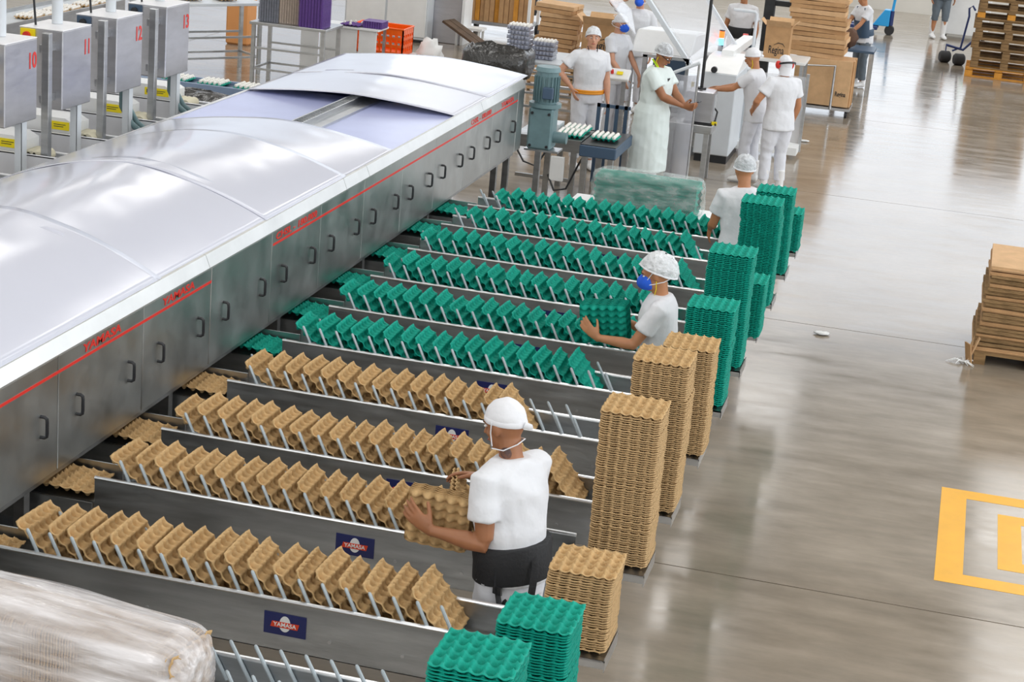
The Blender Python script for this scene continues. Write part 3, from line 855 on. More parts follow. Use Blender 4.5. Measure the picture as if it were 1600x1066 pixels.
# long belt conveyor at the far left carrying egg trays
lc = empty('belt_conveyor', (-12.0, 22.5, 0)); T(lc, 'long steel belt conveyor along the far left with egg trays', 'conveyor')
MB().bb(-11.93, -11.90, 18.0, 25.2, 0.68, 0.98).build('side_frame', STEEL, lc, world=True)
MB().bb(-12.62, -12.59, 18.0, 25.2, 0.68, 0.98).build('side_frame', STEEL, lc, world=True)
MB().bb(-12.6, -11.92, 18.0, 25.2, 0.90, 0.93).build('belt', GREYP, lc, world=True)
for yy in (18.4, 21.5, 24.8):
    for xx in (-12.5, -12.0):
        MB().bb(xx - 0.03, xx + 0.03, yy - 0.03, yy + 0.03, 0, 0.70).build('leg', STEEL, lc, world=True)
for k, (dx, yy) in enumerate(((0.12, 22.75), (0.12, 23.1), (0.12, 23.5), (0.1, 23.9), (0.12, 24.4), (0.1, 24.8))):
    egg_tray(TRAY['brown'], (-12.25 + dx, yy, 0.955), 0.1, 'brown tray of white eggs on the far left belt, %s from the near end' % ORD[k], 'egg trays on the far left belt', massed=True)

def table(name, label, cx, cy, w, d, h, rz=0.0, top=STEEL, shelf=True, thick=0.04, cat='table', leg=0.05):
    r = empty(name, (cx, cy, 0), rz); T(r, label, cat)
    MB().box((0, 0, h - thick / 2), (w, d, thick)).build('table_top', top, r, bevel=0.004)
    for sx in (-1, 1):
        for sy in (-1, 1):
            MB().box((sx * (w / 2 - 0.05), sy * (d / 2 - 0.05), (h - thick) / 2), (leg, leg, h - thick)).build('leg', STEEL, r)
    if shelf:
        for sy in (-1, 1):
            MB().box((0, sy * (d / 2 - 0.05), 0.25), (w - 0.1, 0.03, 0.03)).build('stretcher', STEEL, r)
            MB().box((0, sy * (d / 2 - 0.05), 0.55), (w - 0.1, 0.03, 0.03)).build('stretcher', STEEL, r)
        for sx in (-1, 1):
            MB().box((sx * (w / 2 - 0.05), 0, 0.25), (0.03, d - 0.1, 0.03)).build('stretcher', STEEL, r)
    return r

table('work_table', 'tall bare steel table with ladder legs at the upper left', -10.9, 25.5, 1.9, 0.65, 1.05, math.radians(52), GREYP)
for k, q in enumerate(((-0.55, 0), (-0.1, 0.05), (0.45, 0.0))):
    a = math.radians(52)
    p = (-10.9 + q[0] * math.cos(a) - q[1] * math.sin(a), 25.5 + q[0] * math.sin(a) + q[1] * math.cos(a), 1.085)
    egg_tray(TRAY['brown'], p, a, 'brown tray of white eggs on the ladder-legged steel table, %s from the left' % ORD[k], 'egg trays on the ladder-legged table', massed=True)
oj = empty('reflection_block', (-11.45, 28.6, 0)); T(oj, 'orange block standing in for a floor reflection behind the ladder-legged steel table', 'bin')  # added block; its orange stands in for a reflection on the floor
MB().box((0, 0, 0.5), (0.40, 0.35, 1.0)).build('bin_body', mat('orange_reflection', (0.75, 0.34, 0.12), 0.5), oj, bevel=0.03)  # body of the reflection block, no real bin
MB().box((0, 0, 1.02), (0.44, 0.39, 0.06)).build('block_top', MATS['orange_reflection'], oj, bevel=0.02)
oj.name = 'orange_reflection_block'

# table with tall stacks of coloured trays
table('tray_table', 'steel table holding grey, beige and purple tray stacks', -9.3, 25.35, 1.15, 0.75, 0.92)
def tray_stack(name, label, cx, cy, z, hgt, material, wx=0.3, pitch=0.02, group=None, rz=0.0):
    r = empty(name, (cx, cy, z), rz); T(r, label, 'tray stack', group)
    n = int(hgt / pitch)
    ms_ = MB()
    for k in range(8):
        x = -wx / 2 + wx * (k + 0.5) / 8
        ms_.cyl((x, -wx / 2 + 0.012, 0), (x, -wx / 2 + 0.012, hgt), 0.014, n=6)
        ms_.cyl((x, wx / 2 - 0.012, 0), (x, wx / 2 - 0.012, hgt), 0.014, n=6)
        ms_.cyl((wx / 2 - 0.012, x, 0), (wx / 2 - 0.012, x, hgt), 0.014, n=6)
    ms_.box((0, 0, hgt / 2), (wx - 0.03, wx - 0.03, hgt))
    ms_.build('cup_columns', material, r)
    me = MB().box((0, 0, 0), (wx + 0.01, wx + 0.01, 0.005)).mesh('tray_rim', material)
    for k in range(n):
        inst('tray_rim', me, r, (rnd.uniform(-.003, .003), rnd.uniform(-.003, .003), (k + 1) * pitch))
    return r
tray_stack('tray_stack', 'dark grey tray stack at the left of the steel table', -9.66, 25.3, 0.92, 0.85, GREYTRAY, group='coloured tray stacks')
tray_stack('tray_stack', 'beige tray stack between the grey and purple stacks', -9.35, 25.3, 0.92, 0.85, BEIGETRAY, group='coloured tray stacks')
tray_stack('tray_stack', 'purple tray stack at the right of the steel table', -8.98, 25.2, 0.92, 0.9, PURPLE, wx=0.36, group='coloured tray stacks')
wb = empty('white_stand', (-8.95, 26.4, 0)); T(wb, 'white panelled stand right of the tray stack table', 'stand')
for k in range(4):
    MB().box((-0.45 + 0.3 * k, -0.2, 0.41), (0.27, 0.03, 0.78)).build('side_board', WHITEP, wb, bevel=0.004)
MB().box((0, 0, 0.82), (1.25, 0.5, 0.03)).build('stand_top', WHITEP, wb, bevel=0.004)
for sx in (-0.58, 0.58):
    MB().box((sx, 0.2, 0.4), (0.04, 0.04, 0.8)).build('leg', STEEL, wb)
egg_tray(PUR_T, (-8.78, 26.32, 0.86), 0.0, 'purple tray holding a few white eggs on the white stand', 'purple trays', skip=0.75, words_='purple tray on the white stand')
tray_stack('tray_stack', 'low purple tray stack on the white stand', -8.46, 26.4, 0.835, 0.10, PURPLE, group='coloured tray stacks')

# tall cabinets and bits behind
cb = empty('tall_cabinet', (-9.75, 31.3, 0)); T(cb, 'tall pale grey double cabinet behind the orange crate', 'cabinet')
MB().box((0, 0, 1.0), (1.5, 0.6, 1.9)).build('carcass', GREYP, cb, bevel=0.01)
for k in (-1, 1):
    d = MB().box((k * 0.37, -0.31, 1.0), (0.70, 0.02, 1.8)).build('door', WHITEP, cb, bevel=0.004)
    MB().box((k * 0.08, -0.325, 1.0), (0.02, 0.02, 0.16)).build('handle', STEEL, d)
MB().box((0, 0, 0.03), (1.4, 0.5, 0.06)).build('plinth', BLACK, cb)
pc = empty('narrow_cabinet', (-8.75, 31.6, 0)); T(pc, 'narrow grey cabinet with a yellow notice beside the tall one', 'cabinet')
MB().box((0, 0, 0.95), (0.5, 0.5, 1.9)).build('carcass', STEEL_BOX, pc, bevel=0.01)
MB().box((-0.02, -0.255, 1.0), (0.26, 0.006, 0.34)).build('notice', YEL, pc)
MB().box((0.28, 0, 0.95), (0.05, 0.52, 1.95)).build('side_post', WHITEP, pc)

# orange crate on a white trolley
tr = empty('crate_trolley', (-8.42, 27.1, 0)); tr.location.x = -8.56; T(tr, 'low white trolley under the orange crate', 'trolley')
MB().box((0, 0, 0.36), (0.98, 0.62, 0.05)).build('deck', WHITEP, tr, bevel=0.01)
for sx in (-0.4, 0.4):
    for sy in (-0.24, 0.24):
        MB().cyl((sx, sy, 0.08), (sx, sy, 0.34), 0.02, n=8).build('leg', STEEL, tr)
        MB().cyl((sx - 0.02, sy, 0.075), (sx + 0.02, sy, 0.075), 0.075, n=14).build('wheel', RUBBER, tr, smooth=True)
def crate(label, loc, w, d, h, group=None):
    r = empty('plastic_crate', loc); T(r, label, 'crate', group)
    t = 0.02
    MB().box((0, 0, t / 2), (w, d, t)).build('crate_floor', ORANGE, r)
    for nm2, sx, sy in (('long_side', 0, -1), ('long_side', 0, 1), ('short_side', -1, 0), ('short_side', 1, 0)):
        L = w if sy else d
        mb = MB()
        cols, rows = (9, 3) if sy else (5, 3)
        bw_ = 0.022
        for i in range(cols + 1):
            q = -L / 2 + bw_ / 2 + (L - bw_) * i / cols
            c = (q, sy * (d / 2 - t / 2), h / 2) if sy else (sx * (w / 2 - t / 2), q, h / 2)
            mb.box(c, (bw_, t, h) if sy else (t, bw_, h))
        for z0, z1 in ((0, 0.05), (0.12, 0.16), (0.23, 0.27), (h - 0.09, h)):
            c = (0, sy * (d / 2 - t / 2), (z0 + z1) / 2) if sy else (sx * (w / 2 - t / 2), 0, (z0 + z1) / 2)
            mb.box(c, (L, t * 0.8, z1 - z0) if sy else (t * 0.8, L, z1 - z0))
        mb.build(nm2, ORANGE, r)
    MB().tube([(-w / 2, -d / 2, h), (w / 2, -d / 2, h), (w / 2, d / 2, h), (-w / 2, d / 2, h), (-w / 2, -d / 2, h)], 0.014, n=6).build('rim', ORANGE, r)
    lb = MB().box((-w / 2 + 0.14, -d / 2 - 0.002, h - 0.06), (0.06, 0.003, 0.045)).build('white_label', WHITEP, r)
    return r
crate('orange slatted plastic crate on the white trolley', (-8.56, 27.1, 0.385), 0.82, 0.52, 0.40)
pg = empty('plastic_bag', (-7.92, 27.5, 0)); T(pg, 'crumpled white plastic bag beside the orange crate', 'bag')
lumpy(MB(), (0, 0, 0.3), (0.22, 0.2, 0.3), 8, 20, 14, 0.35).build('bag_film', WHITEP, pg, smooth='all')
pl = empty('plank_ramp', (-8.2, 30.9, 0), math.radians(-15)); T(pl, 'dark brown planks leaning on a white stool', 'planks')
for k in range(2):
    MB().box((0, -0.1 + 0.2 * k, 0.235), (1.0, 0.18, 0.04), (0, math.radians(25), 0)).build('plank', mat('dark_plank', (0.10, 0.06, 0.035), 0.7, var=0.3, vscale=6) if k == 0 else MATS['dark_plank'], pl)
st_ = empty('white_stool', (-8.35, 31.45, 0)); T(st_, 'small white stool under the leaning planks', 'stool')
MB().box((0, 0, 0.30), (0.5, 0.35, 0.04)).build('seat', WHITEP, st_)
for sx in (-0.2, 0.2):
    for sy in (-0.13, 0.13):
        MB().box((sx, sy, 0.14), (0.04, 0.04, 0.28)).build('leg', WHITEP, st_)
# rack of upright cardboard sheets
rk = empty('sheet_rack', (-8.25, 33.3, 0)); T(rk, 'wheeled rack packed with upright cardboard sheets', 'rack')
MB().box((0, 0, 0.22), (1.15, 0.8, 0.06)).build('deck', STEEL, rk)
for sx in (-0.58, 0.58):
    for sy in (-0.38, 0.38):
        MB().box((sx, sy, 0.95), (0.05, 0.05, 1.5)).build('post', WHITEP, rk)
        MB().cyl((sx - 0.03, sy, 0.1), (sx + 0.03, sy, 0.1), 0.1, n=14).build('wheel', RUBBER, rk, smooth=True)
for k in range(12):
    MB().box((-0.49 + 0.09 * k, -0.33 + 0.02 * (k % 3), 0.85), (0.082, 0.03, 1.2)).build('cardboard_sheet', WOOD_Y if k % 4 == 1 else CARD, rk)
for k in range(8):
    MB().box((-0.45 + 0.13 * k, 0.02, 0.83), (0.12, 0.55, 1.16)).build('cardboard_sheet', CARD, rk)
tp = empty('fan_stand', (-8.05, 35.0, 0)); T(tp, 'grey motor on a dark tripod stand near the sheet rack', 'stand')
MB().cyl((0, 0, 0.2), (0, 0, 1.1), 0.04, n=10).build('pole', DARK, tp)
for k in range(3):
    a = 2 * PI * k / 3
    MB().cyl((0, 0, 0.3), (0.4 * math.cos(a), 0.4 * math.sin(a), 0.0), 0.025, n=8).build('leg', DARK, tp)
MB().ell((0, 0, 1.2), (0.2, 0.2, 0.22)).build('motor_drum', MOTOR, tp, smooth=True)

# white bin with black liner, clear carton stacks, egg-tray table
wbn = empty('waste_bin', (-6.0, 24.2, 0)); T(wbn, 'large white bin with a black liner folded over its rim', 'bin')
MB().loft([[(sx * a, sy * b, z) for sx, sy in ((-1, -1), (1, -1), (1, 1), (-1, 1))] for a, b, z in ((0.34, 0.28, 0), (0.42, 0.36, 0.88))]).build('bin_body', WHITEP, wbn, bevel=0.03, segs=2)
rings_ = []
for a, b, z in ((0.40, 0.34, 0.70), (0.48, 0.43, 0.66), (0.53, 0.48, 0.78), (0.52, 0.46, 0.95), (0.46, 0.40, 1.0), (0.38, 0.33, 0.92), (0.33, 0.28, 0.6)):
    rg = []
    for k in range(40):
        t = 2 * PI * k / 40
        c, sn = math.cos(t), math.sin(t)
        q = (abs(c) ** 5 + abs(sn) ** 5) ** -0.2
        w = 1 + 0.05 * noise.noise(Vector((c * 5, sn * 5, z * 4)))
        rg.append((a * c * q * w, b * sn * q * w, z + 0.05 * noise.noise(Vector((c * 3, sn * 3, z)))))
    rings_.append(rg)
MB().loft(rings_).build('bin_liner', BAG, wbn, smooth='all')
table('carton_table', 'steel table behind the gear motor with a tray of eggs', -5.4, 25.3, 1.35, 1.2, 0.87, 0.0, GREYP)
def carton_stack(label, cx, cy, n):
    r = empty('carton_stack', (cx, cy, 0.87)); T(r, label, 'carton stack', 'clear egg carton stacks')
    for k in range(n):
        m_ = MB().box((0, 0, 0.03), (0.30, 0.28, 0.05))
        for i in range(6):
            m_.ell((-0.125 + 0.05 * i, -0.14, 0.03), (0.026, 0.026, 0.028), 8, 5)
        m_.build('egg_carton', CLEARBOX, r, loc=(rnd.uniform(-.01, .01), 0, k * 0.063))
    for i in range(6):
        for j in range(3):
            MB().ell((-0.125 + 0.05 * i, -0.1 + 0.08 * j, n * 0.063), (0.024, 0.03, 0.028), 8, 6).build('carton_lid_bump', EGGW, r, smooth='all')
carton_stack('tall stack of clear egg cartons behind the lined bin', -5.92, 25.0, 7)
carton_stack('short stack of clear egg cartons beside the tall one', -5.58, 25.1, 4)
for k in range(2):
    egg_tray(gt, (-5.05, 25.0, 0.905 + 0.055 * k), 0.0, ('green tray of white eggs on top' if k else 'lower green tray of eggs') + ' on the steel table behind the motor', 'egg trays on the steel table', eggs=bool(k), words_='green tray on the steel table')

# green tray bundle wrapped in clear film on a white table near the last lane
wt = table('white_table', 'low white table under the wrapped green trays', -2.55, 16.72, 1.6, 0.62, 0.84, 0, WHITEP, shelf=False)
gb = empty('wrapped_green_bundle', (-2.62, 16.72, 0.845)); T(gb, 'block of green egg trays wrapped in clear film', 'bundle')
g_ = MB()
for k in range(78):
    m_ = Matrix.Translation((-0.47 + k * 0.0121, 0, 0.152)) @ Matrix.Rotation(PI / 2, 4, 'Y')
    g_.add([m_ @ v for v in rv], rf_)
o = g_.build('nested_trays', GREEN, gb, normals=False); o['kind'] = 'stuff'
lumpy(MB(), (0, 0, 0.165), (0.52, 0.175, 0.178), 4, 40, 22, 0.05, 9).build('clear_film', WRAPC, gb, smooth='all')
eo = EGG_MASS.build('eggs', EGGW, smooth='all', normals=False)
T(eo, 'white eggs massed in the brown trays at the upper left', 'egg'); eo['kind'] = 'stuff'
wbn.scale = (0.86, 0.86, 1.08)
# ------------------------------------------------------------------ packing machine
pk = empty('packing_machine', (-3.35, 24.2, 0)); T(pk, 'white egg packing machine with a raised clear hood', 'machine')
MB().bb(-3.20, -2.74, 23.70, 24.75, 0.10, 1.16).build('front_cabinet', GREYP, pk, bevel=0.012, world=True)
MB().bb(-3.18, -2.76, 23.72, 24.73, 0.0, 0.10).build('plinth', BLACK, pk, world=True)
MB().prism([(23.70, 1.16), (24.75, 1.16), (24.75, 1.30), (24.2, 1.30)], 'x', -3.20, -2.74).build('sloping_top', WHITEP, pk, bevel=0.006, world=True)
MB().bb(-2.80, -2.70, 24.85, 25.7, 0.12, 1.10).build('side_cabinet', GREYP, pk, bevel=0.01, world=True)
MB().bb(-2.70, -1.95, 25.0, 25.04, 0.10, 1.05).build('clear_side_guard', GLASS, pk, world=True)
for xx in (-2.70, -2.60, -1.95):
    MB().bb(xx - 0.02, xx + 0.02, 24.96, 25.0, 0.05, 1.10).build('guard_post', STEEL, pk, world=True)
MB().bb(-2.9, -1.95, 24.6, 25.0, 0.06, 0.16).build('base_beam', WHITEP, pk, world=True)
MB().bb(-4.0, -3.2, 24.0, 25.6, 0.12, 0.80).build('bed_frame', STEEL_D, pk, world=True)
MB().bb(-4.0, -3.2, 23.95, 25.6, 0.80, 0.84).build('bed_plate', STEEL, pk, world=True)
for k in range(7):
    MB().cyl((-3.95 + 0.1 * k, 24.1, 0.87), (-3.95 + 0.1 * k, 24.1, 0.95), 0.02, n=8).build('gripper', YEL if k % 3 == 0 else STEEL, pk, world=True)
for zz in (0.5, 0.62, 0.72):
    MB().bb(-4.0, -3.25, 23.93, 23.96, zz, zz + 0.04).build('bed_slat', GREYP, pk, world=True)
MB().bb(-4.02, -3.96, 23.95, 24.0, 0.0, 1.25).bb(-3.45, -3.41, 23.95, 24.0, 0.0, 1.25).bb(-4.02, -3.41, 23.95, 24.0, 1.22, 1.26).build('portal_frame', STEEL, pk, world=True)
MB().bb(-3.95, -3.5, 24.4, 24.43, 0.9, 1.2).build('inner_screen', SLATE, pk, world=True)
MB().box((-4.08, 23.93, 1.02), (0.07, 0.02, 0.26)).build('yellow_sensor', YEL, pk)
MB().prism([(24.3, 1.22), (25.6, 1.22), (25.6, 1.42), (24.7, 1.48)], 'x', -4.25, -3.45).build('white_hood', WHITEP, pk, bevel=0.02, world=True)
# raised hood: two grey arms and a clear sheet
def bar(a, b, w, t, name, m, parent):
    a = Vector(a); b = Vector(b); d = (b - a)
    q = d.to_track_quat('Z', 'Y').to_matrix()
    return MB().box((a + b) / 2, (w, t, d.length), q).build(name, m, parent, world=True, bevel=0.004)
bar((-3.40, 24.0, 1.18), (-4.28, 24.0, 2.25), 0.10, 0.06, 'hood_arm', GREYP, pk)
bar((-3.0, 25.4, 1.3), (-3.55, 25.4, 2.0), 0.06, 0.05, 'hood_arm', GREYP, pk)
MB().loft([[(-3.38, 24.03, 1.22), (-4.24, 24.03, 2.26), (-4.23, 24.03, 2.27), (-3.37, 24.03, 1.23)], [(-3.0, 25.4, 1.32), (-3.62, 25.4, 2.1), (-3.61, 25.4, 2.11), (-2.99, 25.4, 1.33)]]).build('clear_hood', GLASS, pk, world=True)
MB().loft([[(-4.02, 23.2, 1.58), (-4.42, 23.2, 2.0), (-4.41, 23.2, 2.01), (-4.01, 23.2, 1.59)], [(-4.3, 24.3, 1.75), (-4.8, 24.3, 2.2), (-4.79, 24.3, 2.21), (-4.29, 24.3, 1.76)]]).build('clear_flap', GLASS, pk, world=True)
bar((-2.98, 24.4, 1.32), (-3.02, 27.0, 1.22), 0.16, 0.10, 'output_rail', WHITEP, pk)
MB().tube([(-2.78, 25.5, 1.16), (-2.78, 25.5, 1.75), (-2.80, 25.5, 1.78), (-3.1, 25.5, 1.78)], 0.022, n=8).build('hoop_rail', GREYP, pk, smooth=True, world=True)
sl_ = empty('signal_light', (-3.16, 25.0, 1.30)); T(sl_, 'signal light glowing red above blue on the packing machine', 'lamp')
MB().cyl((0, 0, -0.03), (0, 0, 0.05), 0.035, n=14).build('lamp_base', BLACK, sl_, smooth=True)
MB().cyl((0, 0, 0.05), (0, 0, 0.14), 0.035, n=14).build('blue_lens', mat('blue_lens', (0.1, 0.5, 0.9), 0.3, emit=(0.15, 0.6, 1.0), estr=1.4), sl_, smooth=True)
MB().cyl((0, 0, 0.145), (0, 0, 0.235), 0.035, n=14).build('red_lens', mat('red_lens', (0.9, 0.05, 0.02), 0.3, emit=(1.0, 0.10, 0.01), estr=2.2), sl_, smooth=True)
MB().cyl((0, 0, 0.235), (0, 0, 0.25), 0.036, n=14).build('lamp_cap', BLACK, sl_, smooth=True)
MB().cyl((-3.04, 23.72, 1.20), (-3.04, 23.66, 1.20), 0.04, n=14).build('knob', BLACK, pk, smooth=True, world=True)
# control desk on an arm, left of the man in the coat
cd = empty('operator_desk', (-4.25, 23.6, 0)); T(cd, 'small white operator desk with a red button behind the coat man', 'control desk')
MB().box((0, 0, 1.0), (0.30, 0.22, 0.05), (0.5, 0, 0)).build('panel_plate', WHITEP, cd, bevel=0.01)
MB().cyl((-0.08, -0.03, 1.02), (-0.08, -0.05, 1.06), 0.022, n=12).build('stop_button', RED, cd, smooth=True)
MB().box((0.02, -0.03, 1.03), (0.08, 0.06, 0.01), (0.5, 0, 0)).build('key_block', YEL, cd)
MB().box((0.06, 0.1, 0.5), (0.05, 0.05, 1.0)).build('pedestal', STEEL, cd)
MB().bb(-0.12, 0.16, -0.02, 0.22, 0.0, 0.03).build('foot', STEEL, cd)
# grey stainless box on a stand, clear curtain and dark pole in front of the packer
sb = empty('box_stand', (-3.08, 22.45, 0)); T(sb, 'steel stand carrying the stainless terminal box', 'stand')
MB().bb(-3.36, -2.82, 22.35, 22.75, 0.60, 0.70).build('top_frame', STEEL, sb, world=True, bevel=0.006)
for xx in (-3.32, -2.88):
    for yy in (22.4, 22.7):
        MB().bb(xx - 0.03, xx + 0.03, yy - 0.03, yy + 0.03, 0, 0.60).build('leg', STEEL, sb, world=True)
bar((-3.30, 22.38, 0.10), (-3.05, 22.38, 0.52), 0.05, 0.02, 'brace', STEEL, sb)
xb = empty('terminal_box', (-3.0, 22.55, 0.705)); T(xb, 'stainless terminal box on the stand beside the coat man', 'box')
MB().bb(-0.165, 0.165, -0.17, 0.15, 0.02, 0.40).build('housing', STEEL_BOX, xb, bevel=0.01)
MB().bb(-0.18, 0.18, -0.19, 0.17, 0.0, 0.02).build('base_plate', BLACK, xb)
MB().bb(0.165, 0.175, -0.1, 0.1, 0.1, 0.36).build('side_cover', GREYP, xb)
MB().tube([(0.17, -0.05, 0.2), (0.21, -0.06, 0.16), (0.20, -0.1, 0.05), (0.22, -0.2, 0.02)], 0.012, n=6).build('cable', BLACK, xb, smooth=True)
MB().box((0.2, -0.15, 0.03), (0.06, 0.05, 0.04)).build('plug', YEL, xb)
dp = empty('black_pole', (-3.03, 22.6, 1.106)); T(dp, 'thin black vertical pole standing on the terminal box', 'pole')
MB().cyl((0, 0, 0.0), (0, 0, 1.8), 0.020, n=12).build('shaft', BLACK, dp, smooth=True)
MB().cyl((0, 0, 0.0), (0, 0, 0.02), 0.06, n=16).build('base_disc', BLACK, dp, smooth=True)
gc = empty('plastic_curtain', (-3.18, 22.15, 0)); T(gc, 'cloudy plastic curtain hanging around the terminal box stand', 'curtain')
MB().loft([[(-0.13 + 0.03 * k, -0.06 * math.sin(PI * k / 9), z) for k in range(10)] + [(-0.13 + 0.03 * k, -0.06 * math.sin(PI * k / 9) + 0.004, z) for k in range(9, -1, -1)] for z in (0.05, 0.5, 0.9, 1.32)]).build('curtain_sheet', GUARD, gc, smooth=True)
MB().tube([(-0.16, 0, 1.32), (0.16, 0.0, 1.48)], 0.02, n=8).build('curtain_rail', GREYP, gc, smooth=True)
MB().cyl((0.15, 0.02, 0), (0.15, 0.02, 1.48), 0.014, n=8).build('support', STEEL, gc, smooth=True)

# ------------------------------------------------------------------ cartons
def carton(name, label, loc, size, rz=0.0, flaps=True, text=True, m=CARD, group=None):
    r = empty(name, loc, rz); T(r, label, 'carton', group)
    w, d, h = size; t = 0.006
    for nm2, c, s in (('carton_side', (0, -d / 2, h / 2), (w, t, h)), ('carton_side', (0, d / 2, h / 2), (w, t, h)),
                      ('carton_side', (-w / 2, 0, h / 2), (t, d, h)), ('carton_side', (w / 2, 0, h / 2), (t, d, h)), ('carton_bottom', (0, 0, t / 2), (w, d, t))):
        MB().box(c, s).build(nm2, m, r)
    if flaps:
        for sy in (-1, 1):
            MB().box((0, sy * (d / 2 + 0.05), h + 0.05), (w, t, d * 0.42), (sy * -0.75, 0, 0)).build('flap', CARD_L, r)
        for sx in (-1, 1):
            MB().box((sx * (w / 2 + 0.05), 0, h + 0.05), (t, d, w * 0.3), (0, sx * 0.8, 0)).build('flap', CARD_L, r)
    else:
        MB().box((0, 0, h), (w, d, t)).build('carton_top', m, r)
    if text:
        me = text_mesh('printed_name', 'Regina', 0.16, BLACK, 0.0005, 0.002, width=w * 0.62)
        inst('printed_name', me, r, (0, -d / 2 - 0.004, h * 0.26), (PI / 2, 0, 0))
        MB().tube([(-w * 0.12, -d / 2 - 0.005, h * 0.42), (w * 0.05, -d / 2 - 0.005, h * 0.5), (w * 0.24, -d / 2 - 0.005, h * 0.48), (w * 0.34, -d / 2 - 0.005, h * 0.38)], [0.002, 0.006, 0.006, 0.002], n=6).build('printed_arc', BLACK, r)
    return r
table('packing_table', 'white packing table behind the workers with a carton on it', -2.95, 27.75, 1.5, 0.8, 0.92, 0, WHITEP, shelf=False)
carton('open_carton', 'upright printed carton standing on the white packing table', (-2.66, 27.65, 0.92), (0.36, 0.30, 0.46))
rd = empty('red_reel', (-3.12, 28.0, 0.92)); T(rd, 'red tape reel on the packing table beside the carton', 'reel')
MB().cyl((-0.10, 0, 0.13), (-0.03, 0, 0.13), 0.12, n=20).build('reel_disc', RED, rd, smooth=True)
MB().cyl((-0.03, 0, 0.13), (0.09, 0, 0.13), 0.08, n=18).build('tape_roll', SLATE, rd, smooth=True)
MB().bb(-0.12, 0.12, -0.1, 0.1, 0, 0.03).build('reel_base', STEEL, rd)
fp_ = empty('steel_post', (-3.05, 29.7, 0)); T(fp_, 'dark steel frame post behind the packing table', 'post')
MB().bb(-0.08, 0.08, -0.08, 0.08, 0, 3.0).build('shaft', DARK, fp_)
MB().bb(-0.08, 0.55, -0.05, 0.05, 1.45, 1.53).build('cross_beam', DARK, fp_)
MB().bb(-0.16, 0.16, -0.16, 0.16, 0, 0.02).build('foot_plate', DARK, fp_)
# cart with flattened cartons and the bundle stack on it
ct = empty('carton_cart', (-2.0, 28.6, 0)); T(ct, 'steel cart holding upright flattened cartons', 'cart')
MB().bb(-0.55, 0.45, -0.05, 0.65, 0.10, 0.14).build('deck', STEEL, ct)
MB().tube([(-0.35, -0.1, 0.12), (-0.35, -0.1, 0.74), (0.16, -0.1, 0.78), (0.16, -0.1, 0.12)], 0.022, n=8).build('front_hoop', STEEL, ct)
for sx in (-0.5, 0.4):
    for sy in (0.0, 0.6):
        MB().cyl((sx - 0.02, sy, 0.05), (sx + 0.02, sy, 0.05), 0.05, n=12).build('caster', RUBBER, ct, smooth=True)
for k in range(9):
    o = MB().box((0, 0, 0.36), (0.86 + 0.02 * (k % 2), 0.055, 0.70)).build('flattened_carton', CARD if k % 2 else CARD_L, None, bevel=0.004, loc=(-2.02 + 0.015 * (k % 3), 28.62 + 0.062 * k, 0.145))
    T(o, ('foremost' if k == 0 else ORD[k] + ' from the front') + ' of the flattened cartons upright on the cart', 'carton', 'upright cartons on the cart')
    if k == 0:
        me = text_mesh('printed_name', 'Regina', 0.1, BLACK, 0.0005, 0.002, width=0.16)
        inst('printed_name', me, o, (-0.36, -0.031, 0.22), (PI / 2, 0, 0)); inst('printed_name', me, o, (0.30, -0.031, 0.2), (PI / 2, 0, 0))
z = 0.86
for k in range(15):
    hh = rnd.uniform(0.055, 0.075)
    o = MB().bb(-0.42, -0.26, -0.27, 0.27, 0, hh).bb(0.26, 0.42, -0.27, 0.27, 0, hh).bb(-0.26, 0.26, -0.27, 0.27, 0, hh - 0.004).build('flattened_carton', [CARD, CARD_L][k % 3 == 0], None, loc=(-2.15 + rnd.uniform(-.05, .05) - 0.005 * k, 28.9 + rnd.uniform(-.02, .02), z), rot=(0, rnd.uniform(-.02, .02), rnd.uniform(-.06, .06)))
    T(o, 'flattened carton in the leaning bundle stack on the cart, %s from the bottom' % ORD[k], 'carton', 'carton bundle stack on the cart')
    z += hh + 0.004
# cartons at the upper centre
table('low_steel_table', 'low steel table under the open printed carton', -5.15, 27.6, 0.95, 0.7, 0.72, 0, STEEL)
carton('open_carton', 'open brown carton with spread flaps on the low steel table', (-5.22, 27.5, 0.725), (0.60, 0.42, 0.42))
z = 0.55
for k in range(11):
    hh = rnd.uniform(0.055, 0.07)
    o = MB().bb(-0.30, 0.30, -0.26, 0.26, 0, hh).bb(-0.31, 0.31, -0.05, 0.05, 0.004, hh - 0.004).build('flattened_carton', [CARD_L, CARD][k % 2], None, loc=(-6.02 + rnd.uniform(-.05, .05) + 0.012 * (k % 4), 27.9, z), rot=(0, 0.03, rnd.uniform(-.15, .15)))
    T(o, 'flattened carton in the fanned pile left of the open carton, %s from the bottom' % ORD[k], 'carton', 'fanned carton pile')
    z += hh + 0.008
pb = empty('pile_base', (-6.02, 27.9, 0)); T(pb, 'crate carrying the fanned carton pile', 'crate')
for k in range(5):
    MB().box((0, -0.3, 0.06 + 0.11 * k), (0.7, 0.03, 0.08)).build('slat', CARD_L, pb)
    MB().box((0, 0.3, 0.06 + 0.11 * k), (0.7, 0.03, 0.08)).build('slat', CARD_L, pb)
MB().box((0, 0, 0.53), (0.7, 0.6, 0.03)).build('crate_top', CARD_L, pb)
for sx in (-0.33, 0.33):
    for sy in (-0.27, 0.27):
        MB().box((sx, sy, 0.27), (0.04, 0.04, 0.54)).build('corner_post', WOOD, pb)
